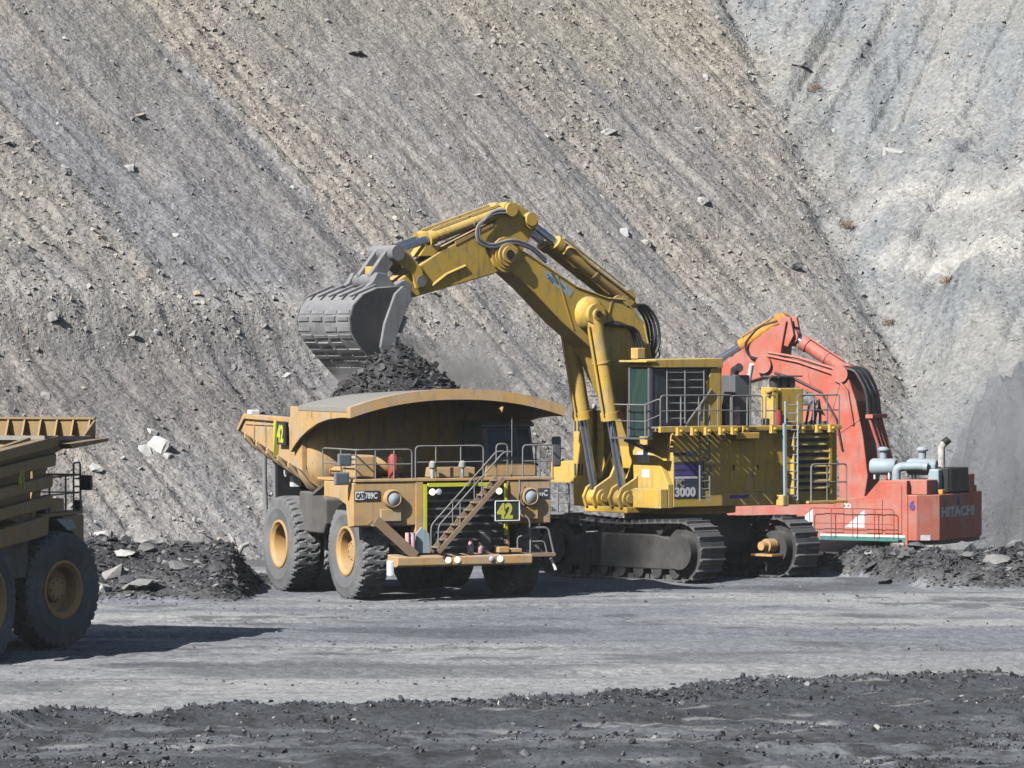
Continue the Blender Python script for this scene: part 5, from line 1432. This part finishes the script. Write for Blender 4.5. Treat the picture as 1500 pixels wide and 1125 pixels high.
    # ---------------- stick
    st = empty('stick', (0, 0, 0), 0, t)
    sp = [(12.35, 10.55), (10.61, 11.55), (9.3, 12.12), (8.3, 12.55), (7.85, 13.20), (7.45, 13.28), (6.95, 13.05), (6.55, 12.75), (6.62, 12.30), (7.25, 11.40), (7.75, 10.98), (8.45, 10.75), (11.75, 9.94), (12.3, 9.95)]
    m = MB(); m.prism(sp, -0.45, 0.45); m.build('stick_plate', 'shovel_chipped', st, 0.04)
    m = MB(); pin(m, 7.92, 11.45, -0.60, 0.60, 0.62); pin(m, 7.92, 11.45, -0.64, 0.64, 0.5); m.build('knuckle', Y, st, smooth=40)
    m = MB(); pin(m, 6.86, 12.70, -0.66, 0.66, 0.24); pin(m, 7.72, 13.02, -0.66, 0.66, 0.24); m.build('ram_pin', Y, st, smooth=40)
    m = MB(); m.prism([(10.0, 11.75), (8.4, 12.45), (8.4, 12.55), (10.0, 11.88)], 0.20, 0.47); m.build('hose_tray', 'rim_yellow', st)
    m = MB(); m.prism([(10.9, 11.35), (11.5, 11.35), (11.2, 11.75), (10.5, 11.7)], -0.3, 0.4); m.build('link_stop', Y, st, 0.03)
    m = MB(); m.tube([(9.6, 0.48, 11.05), (10.4, 0.48, 10.75), (11.0, 0.48, 10.35)], 0.05, 6); m.build('pipe', Y, st, smooth=60)
    for k in range(2):
        o = 0.10 * k
        m = MB(); m.tube(rounded([(7.7, 0.55, 13.0 - o), (8.5, 0.60, 13.0 - o), (9.15 + o, 0.62, 12.4), (9.1 + o, 0.62, 11.95 - o), (8.6, 0.62, 11.75 - o), (7.7, 0.62, 12.0 - o), (6.9, 0.62, 11.8 - o), (6.2, 0.58, 11.3 - o)], 0.4, 5), 0.055, 6); m.build('hose', 'worn_steel', st, smooth=60)
    for y in (-0.30, 0.30): ram('bucket_ram', t, (7.72, 13.02), (12.55, 11.48), 0.68, 0.22, 0.135, Y, y)
    # linkage
    lk = empty('bucket_linkage', (0, 0, 0), 0, t)
    for y in (-0.58, 0.50):
        m = MB(); m.prism([(11.35, 10.30), (11.75, 10.25), (11.95, 10.8), (12.7, 11.25), (12.75, 11.65), (12.45, 11.72), (12.0, 11.45), (11.5, 10.9)], y, y + 0.12); m.build('rocker', Y, lk, 0.02)
    for y in (-0.42, 0.24):
        m = MB(); m.prism([(12.40, 11.62), (12.80, 11.62), (13.55, 10.72), (13.50, 10.35), (13.15, 10.30), (12.45, 11.25)], y, y + 0.2); m.build('link_arm', 'worn_steel', lk, 0.03)
    m = MB(); m.box(12.9, 13.3, -0.3, 0.3, 10.75, 11.0); m.build('link_web', Y, lk)
    m = MB(); pin(m, 12.58, 11.46, -0.75, 0.75, 0.27); pin(m, 11.55, 10.5, -0.66, 0.66, 0.20); pin(m, 13.33, 10.5, -0.72, 0.72, 0.24); pin(m, 12.33, 10.25, -0.75, 0.75, 0.27); m.build('link_pin', 'worn_steel', lk, smooth=40)
    # ---------------- bucket
    bu = empty('bucket', (0, 0, 0), 0, t)
    shell = [(13.15, 10.30), (14.05, 10.24), (14.62, 10.03), (15.02, 9.66), (15.17, 9.20), (15.10, 8.75), (14.85, 8.38), (14.45, 7.98), (13.95, 7.52), (13.42, 7.05)]
    def offs(p, d):
        out = []
        for i, q in enumerate(p):
            a = Vector(p[max(i - 1, 0)]); b = Vector(p[min(i + 1, len(p) - 1)]); tt = (b - a).normalized(); out.append((q[0] + tt.y * d, q[1] - tt.x * d))
        return out
    BW = 1.58
    m = MB(); m.prism(shell + offs(shell, 0.13)[::-1], -BW, BW); m.build('bucket_shell', 'worn_steel', bu, smooth=40)
    for s in (-1, 1):
        y0, y1 = sorted((s * BW, s * (BW + 0.07)))
        m = MB(); m.prism([(12.85, 10.28)] + shell + [(13.28, 7.10), (13.42, 8.3), (13.35, 8.75), (12.98, 9.5)], y0, y1); m.build('side_plate', 'dark_steel', bu, 0.02)
        y0, y1 = sorted((s * (BW + 0.072), s * (BW + 0.20)))
        m = MB(); m.prism([(12.80, 10.15), (13.10, 10.32), (13.42, 10.05), (13.85, 9.05), (14.02, 8.25), (13.72, 7.6), (13.30, 7.2), (13.36, 8.6), (12.98, 9.45), (12.72, 9.85)], y0, y1); m.build('side_cutter', 'worn_steel', bu, 0.03)
        y0, y1 = sorted((s * (BW - 0.05), s * (BW + 0.26)))
        for (xa, za, xb, zb) in ((13.02, 9.30, 13.28, 8.75), (13.34, 8.60, 13.40, 8.10)):
            m = MB(); m.bar((xa - 0.05, s * (BW + 0.1), za), (xb - 0.05, s * (BW + 0.1), zb), 0.24, 0.14, up=(0, 1, 0)); m.build('side_shroud', 'worn_steel', bu, 0.03)
    for y in (-0.85, 0.60):
        m = MB(); m.prism([(12.1, 10.05), (12.05, 10.4), (12.35, 10.55), (12.8, 10.35), (13.1, 10.75), (13.5, 10.78), (13.7, 10.45), (14.2, 10.15), (13.2, 10.2), (12.6, 9.95)], y, y + 0.22); m.build('hinge_lug', 'worn_steel', bu, 0.03)
    # wear blocks in rows round the heel
    sm = MB(); sm.box(-0.07, 0.07, -0.36, 0.36, -0.035, 0.045); wme = sm.mesh('wear_block', 'worn_steel')
    lens = [0.0]
    for i in range(1, len(shell)): lens.append(lens[-1] + (Vector(shell[i]) - Vector(shell[i - 1])).length)
    def on_shell(f):
        d = f * lens[-1]
        for i in range(1, len(shell)):
            if d <= lens[i]:
                u = (d - lens[i - 1]) / (lens[i] - lens[i - 1]); a = Vector(shell[i - 1]); b = Vector(shell[i]); tt = (b - a).normalized()
                return a.lerp(b, u), tt
    for r_ in range(9):
        p, tt = on_shell(0.42 + 0.056 * r_ + rnd.uniform(-0.006, 0.006))
        for k in range(4):
            if rnd.random() < 0.06: continue
            o = link('wear_block', wme, bu, loc=(p.x, -1.19 + k * 0.793 + rnd.uniform(-0.03, 0.03), p.y), rot=(0, -math.atan2(tt.y, tt.x) + rnd.uniform(-0.05, 0.05), rnd.uniform(-0.03, 0.03)))
            o.scale = (rnd.uniform(0.75, 1.15), rnd.uniform(0.86, 1.02), rnd.uniform(0.6, 1.2))
    strip = MB(); strip.box(-0.55, 0.55, -0.06, 0.06, -0.02, 0.05); sme = strip.mesh('wear_strip', 'worn_steel')
    p, tt = on_shell(0.24)
    for k in range(5): link('wear_strip', sme, bu, loc=(p.x, -1.3 + k * 0.65, p.y + 0.03), rot=(0, -math.atan2(tt.y, tt.x), 0))
    for k in range(6):
        y = -1.4 + k * 0.56
        m = MB(); m.prism([(13.55, 7.22), (13.42, 7.0), (13.05, 6.72), (13.28, 7.14)], y - 0.11, y + 0.11); m.build('tooth', 'worn_steel', bu, 0.02)
    tag(t, 'yellow hydraulic excavator tipping its bucket of coal into the truck numbered 42', 'excavator')
shovel_yellow()

def shovel_red():
    t = empty('hydraulic_excavator', (13.08, 176.75, -1.15), math.atan2(0.475, -0.88))
    b = 1.15      # heights below are given above road level
    Y = 'shovel_red'
    def Z(p): return [(x, z + b) for x, z in p]
    rel = math.radians(8)
    for y in (-2.3, 2.3):
        e = empty('crawler_track', (0, 0, 0), rel, t)
        m = MB(); m.prism([(-3.6, 0.9), (-3.3, 0.2), (-2.8, 0.0), (2.8, 0.0), (3.3, 0.2), (3.6, 0.9), (3.2, 1.5), (-3.2, 1.5)], y - 0.5, y + 0.5); m.build('track_chain', 'dark_steel', e, 0.05)
    m = MB(); m.box(-1.5, 1.5, -2.0, 2.0, 0.5, 1.4); m.cyl((0, 0, 1.3), (0, 0, 1.95), 1.6, n=32); m.build('carbody', 'dark_steel', t)
    h = empty('house', (0, 0, 0), 0, t)
    m = MB(); m.prism(Z([(-3.6, 0.78), (4.4, 0.70), (4.4, 2.3), (-1.2, 2.42), (-1.9, 2.52), (-2.45, 3.12), (-3.6, 3.14)]), 1.0, 2.70); m.build('side_house', Y, h, 0.03)
    m = MB(); m.prism(Z([(-3.6, 0.78), (4.2, 0.72), (4.2, 2.2), (-3.6, 2.3)]), -2.7, 0.99); m.build('main_frame', Y, h, 0.03)
    m = MB(); m.prism([(-3.59, 2.85), (-4.03, 2.74), (-4.68, 2.06), (-4.72, -1.26), (-4.42, -2.72), (-3.59, -2.72)], b + 0.86, b + 2.60, 'z'); m.build('counterweight', Y, h, 0.03)
    m = MB(); m.prism([(-3.59, 2.78), (-4.0, 2.68), (-4.6, 2.02), (-4.64, -1.24), (-4.36, -2.66), (-3.59, -2.66)], b + 0.70, b + 0.857, 'z'); m.build('counterweight_base', 'dark_steel', h)
    m = MB(); m.box(-3.7, -3.585, 2.705, 2.86, b + 0.62, b + 2.6); m.build('corner_post', Y, h, 0.02)
    # door outline, white and green band, logo flashes
    for (x0, x1, z0, z1) in ((-3.4, -2.72, 1.12, 2.95), (-2.6, -1.95, 1.12, 2.4), (-1.0, -0.2, 1.12, 2.3)):
        m = MB(); m.box(x0, x1, 2.701, 2.735, b + z0, b + z1); m.build('service_door', Y, h, 0.01)
    m = MB(); m.box(-3.55, 0.0, 2.701, 2.72, b + 0.98, b + 1.06); m.build('white_band', 'white_paint', h)
    m = MB(); m.box(-3.55, 0.0, 2.701, 2.73, b + 0.80, b + 0.975); m.build('green_band', 'teal', h)
    m = MB(); m.prism(Z([(-1.85, 1.32), (-1.02, 1.32), (-1.85, 2.0)]), 2.701, 2.708); m.build('logo_flash', 'white_paint', h)
    m = MB(); m.prism(Z([(0.3, 1.32), (1.2, 1.32), (0.3, 2.0)]), 2.701, 2.708); m.build('logo_flash', 'white_paint', h)
    text('lettering', 'CO', 0.26, 'white_paint', h, (-0.9, 2.71, b + 2.05), (-1, 0, 0), (0, 0, 1), offset=0.012)
    text('lettering', '6', 0.48, 'purple_blue', h, (-3.86, 2.80, b + 2.05), (-0.97, -0.243, 0), (0, 0, 1), offset=0.02, sx=0.9, align='CENTER')
    # rear lettering follows the rear plate
    r0 = Vector((-4.68, 2.06, 0)); r1 = Vector((-4.72, -1.26, 0)); rd = (r1 - r0).normalized()
    text('lettering', 'HITACHI', 0.50, 'white_paint', h, r0 + rd * 0.12 + Vector((-0.008, 0, b + 1.76)), rd, (0, 0, 1), offset=0.026, sx=1.62)
    text('lettering', '6', 0.48, 'purple_blue', h, r0 + rd * 1.75 + Vector((-0.008, 0, b + 2.17)), rd, (0, 0, 1), offset=0.02, align='CENTER')
    m = MB(); cdir = Vector((-0.65, -0.68, 0)).normalized(); n_ = Vector((-0.72, 0.69, 0)); c0 = Vector((-4.03, 2.74, 0)) + cdir * 0.35 + n_ * 0.012
    m.obox(c0 + Vector((0, 0, b + 0.98)), (0.4, 0.012, 0.2), Matrix((cdir, n_, Vector((0, 0, 1)))).transposed()); m.build('notice', 'white_paint', h)
    # side catwalk
    railing('railing', [(-3.2, 3.0, b + 0.9), (-2.4, 3.0, b + 0.9), (-1.5, 3.0, b + 0.9), (-0.6, 3.0, b + 0.9), (0.3, 3.0, b + 0.9)], h, 1.15, 0.018, mat='red_paint')
    m = MB(); m.box(-3.4, 0.5, 2.73, 3.05, b + 0.84, b + 0.9); m.build('side_step', 'teal', h)
    # engine bay box, silencers, cooler
    m = MB(); m.box(-4.3, -3.0, -0.6, 2.4, b + 2.605, b + 3.16); m.build('engine_box', Y, t, 0.03)
    m = MB(); m.box(-4.325, -4.302, 0.35, 0.85, b + 2.72, b + 3.05); m.build('vent_hatch', 'dark_steel', t)
    def silencer(x, y, z, L):
        e = empty('silencer', (0, 0, 0), 0, t)
        m = MB(); m.lathe([(0, -L / 2), (0.26, -L / 2), (0.32, -L / 2 + 0.1), (0.32, L / 2 - 0.1), (0.26, L / 2), (0, L / 2)], (x, y, z), (1, 0.15, 0), 18); m.build('drum', 'grey_blue', e, smooth=40)
        m = MB(); m.cyl((x, y, z + 0.28), (x, y, z + 0.62), 0.15, n=12); m.lathe([(0.0, 0.0), (0.22, 0.0), (0.24, 0.06), (0.14, 0.16), (0, 0.16)], (x, y, z + 0.6), (0, 0, 1), 14); m.build('outlet', 'grey_blue', e, smooth=40)
        m = MB()
        for dx in (-L * 0.3, L * 0.3): m.tube([(x + dx, y - 0.15, b + 3.15), (x + dx, y - 0.15, z - 0.2)], 0.04); m.tube([(x + dx, y + 0.15, b + 3.15), (x + dx, y + 0.15, z - 0.2)], 0.04)
        m.build('stand', 'white_paint', e)
    silencer(-2.15, 1.6, b + 3.62, 1.0)
    silencer(-3.5, 1.0, b + 3.62, 1.15)
    m = MB(); m.tube(rounded([(-2.75, 1.75, b + 3.1), (-2.75, 1.75, b + 3.62), (-3.6, 1.45, b + 3.66), (-3.9, 1.4, b + 3.62)], 0.3, 5), 0.17, 12); m.build('exhaust_pipe', 'grey_blue', t, smooth=60)
    m = MB(); m.box(-4.35, -3.9, 0.9, 1.4, b + 2.62, b + 3.55); m.build('filter_cabinet', 'grey_blue', t, 0.06)
    co = empty('oil_cooler', (0, 0, 0), 0, t)
    m = MB(); m.box(-4.6, -3.9, -0.95, 1.05, b + 2.66, b + 3.58); m.build('cooler_box', 'black', co, 0.03)
    fm = MB(); fm.box(-4.64, -4.605, -0.85, 0.95, -0.03, 0.03); fme = fm.mesh('cooler_slat', 'dark_steel')
    for k in range(9): link('cooler_slat', fme, co, loc=(0, 0, b + 2.78 + k * 0.09))
    m = MB(); m.tube([(-4.0, 0.3, b + 3.5), (-4.0, 0.3, b + 4.35), (-4.1, 0.2, b + 4.55)], 0.14, 12); m.build('stack_pipe', 'bone', t, smooth=60)
    m = MB(); m.cyl((-4.06, 0.24, b + 4.5), (-4.22, 0.10, b + 4.66), 0.15, n=12); m.build('stack_mouth', 'black', t, smooth=40)
    m = MB(); m.prism([(-3.7, -2.4), (-4.3, -2.3), (-4.4, -1.1), (-3.7, -1.1)], b + 2.605, b + 3.3, 'z'); m.build('hood', Y, t, 0.05)
    m = MB(); m.tube([(-4.45, -2.0, b + 2.6), (-4.45, -2.0, b + 2.85)], 0.05); m.build('lift_eye', 'orange_paint', t)
    m = MB(); m.box(-4.6, -4.4, 1.3, 1.6, b + 2.6, b + 2.78); m.build('lift_lug', 'orange_paint', t, 0.03)
    m = MB(); m.box(-4.6, -4.4, -1.3, -1.1, b + 2.6, b + 2.78); m.build('lift_lug', 'orange_paint', t, 0.03)
    # ---------------- boom, stick, rams
    bo = empty('boom', (0, 0, 0), 0, t)
    up = Z([(3.55, 7.9), (1.95, 7.68), (0.35, 7.25), (-0.25, 6.95), (-0.55, 6.1), (-0.85, 4.75), (-1.05, 3.2), (-0.9, 2.3)])
    lo = Z([(3.6, 7.1), (2.5, 6.85), (1.25, 6.35), (0.50, 5.1), (0.20, 4.0), (0.15, 2.3)])
    m = MB(); m.prism(up + lo[::-1], -0.6, 0.6); m.build('boom_plate', Y, bo, 0.04)
    m = MB(); pin(m, 3.35, 7.5 + b, -0.75, 0.75, 0.34); m.build('boom_pin', Y, bo, smooth=40); m = MB(); pin(m, 0.1, 7.15 + b, -0.7, 0.7, 0.34); m.build('boom_pin', Y, bo, smooth=40)
    m = MB(); m.tube([(3.2, 0.62, 7.85 + b), (1.9, 0.64, 7.62 + b), (0.4, 0.64, 7.15 + b), (-0.2, 0.64, 6.5 + b), (-0.45, 0.64, 5.2 + b)], 0.06, 6); m.build('pipe', Y, bo, smooth=60)
    m = MB(); m.tube([(3.2, 0.5, 7.98 + b), (1.9, 0.5, 7.78 + b), (0.4, 0.5, 7.35 + b)], 0.06, 6); m.build('pipe', Y, bo, smooth=60)
    for k in range(8):
        y = -0.55 + 0.16 * k
        m = MB(); m.tube(rounded([(0.0, y, 7.4 + b), (-0.5, y, 7.3 + b), (-0.95 - 0.04 * (k % 3), y, 6.5 + b), (-1.05, y, 5.6 + b)], 0.5, 4), 0.075, 6); m.build('hose', 'hose_black', bo, smooth=60)
        m = MB(); m.tube([(-1.05, y, 5.6 + b), (-1.42 - 0.06 * (k % 2), y, 4.4 + b), (-1.75 - 0.12 * (k % 3), y, 3.0 + b)], 0.06, 6); m.build('pipe', 'shovel_red', bo, smooth=60)
    m = MB(); m.box(-1.3, -1.0, -0.7, 0.7, 5.45 + b, 5.6 + b); m.build('pipe_clamp', Y, bo)
    for (xa, za, xb, zb) in ((1.6, 7.55, 1.3, 6.45), (0.05, 7.1, 0.55, 5.4), (-0.70, 5.4, 0.25, 4.8)):
        m = MB(); m.bar((xa, 0.61, za + b), (xb, 0.61, zb + b), 0.02, 0.05); m.build('weld_seam', Y, bo)
    m = MB(); m.tube([(2.9, 0.63, 7.2 + b), (2.0, 0.65, 6.95 + b), (0.9, 0.65, 6.45 + b), (0.25, 0.65, 5.4 + b), (0.0, 0.65, 4.2 + b)], 0.045, 6); m.build('hose', 'hose_black', bo, smooth=60)
    st = empty('stick', (0, 0, 0), 0, t)
    m = MB(); m.prism(Z([(2.45, 9.22), (2.95, 9.05), (5.4, 7.4), (7.2, 5.6), (7.0, 5.1), (5.0, 6.6), (3.3, 7.05), (2.75, 7.6), (2.62, 8.4)]), -0.5, 0.5); m.build('stick_plate', Y, st, 0.04)
    for y in (-0.3, 0.3):
        m = MB(); m.prism(Z([(2.2, 8.65), (2.35, 9.35), (2.7, 9.4), (2.95, 9.1), (2.8, 8.3), (2.45, 8.2)]), y - 0.08, y + 0.08); m.build('ram_bracket', Y, st, 0.02)
    m = MB(); m.tube(rounded([(2.8, 0.6, 9.2 + b), (3.6, 0.6, 9.0 + b), (4.2, 0.65, 8.3 + b), (4.0, 0.65, 7.8 + b), (3.4, 0.65, 7.7 + b)], 0.4, 5), 0.05, 6); m.build('hose', 'hose_black', st, smooth=60)
    ram('stick_ram', t, (0.1, 7.25 + b), (2.40, 8.62 + b), 0.80, 0.26, 0.14, Y, 0.0)
    ram('bucket_ram', t, (2.85, 9.25 + b), (6.3, 7.3 + b), 0.50, 0.22, 0.14, 'orange_paint', 0.0)
    for y in (-0.8, 0.8): ram('boom_ram', t, (1.6, 1.9 + b), (1.4, 5.6 + b), 0.7, 0.28, 0.15, Y, y)
    bu = empty('bucket', (0, 0, 0), 0, t)
    bs = Z([(7.0, 5.4), (7.7, 5.3), (8.1, 4.5), (7.9, 3.6), (7.1, 3.1), (6.3, 3.3)])
    m = MB(); m.prism(bs + [(x * 0.93 + 0.45, z * 0.93 + 0.3) for x, z in bs[::-1]], -1.4, 1.4); m.build('bucket_shell', 'worn_steel', bu)
    for y in (-1.4, 1.3):
        m = MB(); m.prism(bs, y, y + 0.1); m.build('side_plate', 'worn_steel', bu)
    # cab on the far front corner
    m = MB(); m.box(2.3, 4.3, 1.1, 2.6, 2.3 + b, 4.4 + b); m.build('cab', Y, t, 0.05)
    m = MB(); m.box(2.5, 4.0, 2.602, 2.61, 2.9 + b, 4.2 + b); m.build('cab_window', 'cab_glass', t)
    tag(t, 'red hydraulic excavator standing lower down behind the rubble berm', 'excavator')
shovel_red()

# ------------------------------------------------------------------ dust hanging in the air
def dust_cloud(loc, size, density, col, label, scale=1.4, seed=0.0):
    m = bpy.data.materials.new('dust_air')
    m.use_nodes = True
    nt = m.node_tree
    nt.nodes.remove(nt.nodes['Principled BSDF'])
    out = nt.nodes['Material Output']
    pv = nt.nodes.new('ShaderNodeVolumePrincipled')
    pv.inputs['Color'].default_value = (*col, 1)
    pv.inputs['Anisotropy'].default_value = 0.2
    tc = nt.nodes.new('ShaderNodeTexCoord')
    ln = nt.nodes.new('ShaderNodeVectorMath'); ln.operation = 'LENGTH'
    nt.links.new(tc.outputs['Object'], ln.inputs[0])
    fall = maprange(nt, ln.outputs['Value'], 0.15, 1.0, 1.0, 0.0)
    mp = nt.nodes.new('ShaderNodeMapping'); mp.inputs['Location'].default_value = (seed, seed * 0.7, 0)
    nt.links.new(tc.outputs['Object'], mp.inputs['Vector'])
    n = noise(nt, mp.outputs[0], scale, 3, 0.55)
    f = math_n(nt, 'MULTIPLY', math_n(nt, 'POWER', fall, 1.5), maprange(nt, n, 0.35, 0.7, 0.0, 1.0))
    nt.links.new(math_n(nt, 'MULTIPLY', f, density), pv.inputs['Density'])
    nt.links.new(pv.outputs[0], out.inputs['Volume'])
    MATS['dust_tmp'] = m
    bm = bmesh.new(); bmesh.ops.create_icosphere(bm, subdivisions=3, radius=1.0)
    me = bpy.data.meshes.new('dust'); bm.to_mesh(me); bm.free(); me.materials.append(m)
    o = link('dust', me, loc=loc); o.scale = size
    tag(o, label, 'dust', kind='stuff')
    return o
dust_cloud((-1.9, 155.8, 7.5), (3.5, 1.7, 1.6), 3.2, (0.66, 0.65, 0.64), 'grey dust drifting off the coal falling from the bucket', 1.5, 3.0)
dust_cloud((-5.6, 155.2, 6.9), (1.3, 1.2, 0.9), 2.6, (0.7, 0.7, 0.7), 'dark dust under the lip of the bucket', 1.6, 7.0)
dust_cloud((21.5, 184.0, 3.6), (6.6, 4.5, 7.0), 0.8, (0.72, 0.74, 0.76), 'pale dust hanging behind the red counterweight', 1.3, 1.0)
dust_cloud((9.3, 172.0, 1.3), (4.6, 2.2, 2.0), 0.6, (0.92, 0.92, 0.93), 'dust low down between the two excavators', 1.4, 5.0)
dust_cloud((11.5, 188.0, 9.0), (4.5, 4.0, 2.6), 0.3, (0.93, 0.91, 0.88), 'thin brown dust above the red boom', 1.4, 9.0)

# thin dusty air over the whole pit
def haze():
    m = bpy.data.materials.new('haze_air'); m.use_nodes = True
    nt = m.node_tree; nt.nodes.remove(nt.nodes['Principled BSDF'])
    pv = nt.nodes.new('ShaderNodeVolumePrincipled')
    pv.inputs['Color'].default_value = (0.90, 0.93, 0.96, 1)
    pv.inputs['Density'].default_value = 0.00012
    pv.inputs['Anisotropy'].default_value = 0.0
    nt.links.new(pv.outputs[0], nt.nodes['Material Output'].inputs['Volume'])
    mb = MB(); mb.box(-420, 420, -320, 620, -4.0, 54.0)
    me = mb.mesh('haze', None); me.materials.append(m)
    o = link('haze', me); tag(o, 'thin pale dust haze filling the pit', 'haze', kind='stuff')
haze()
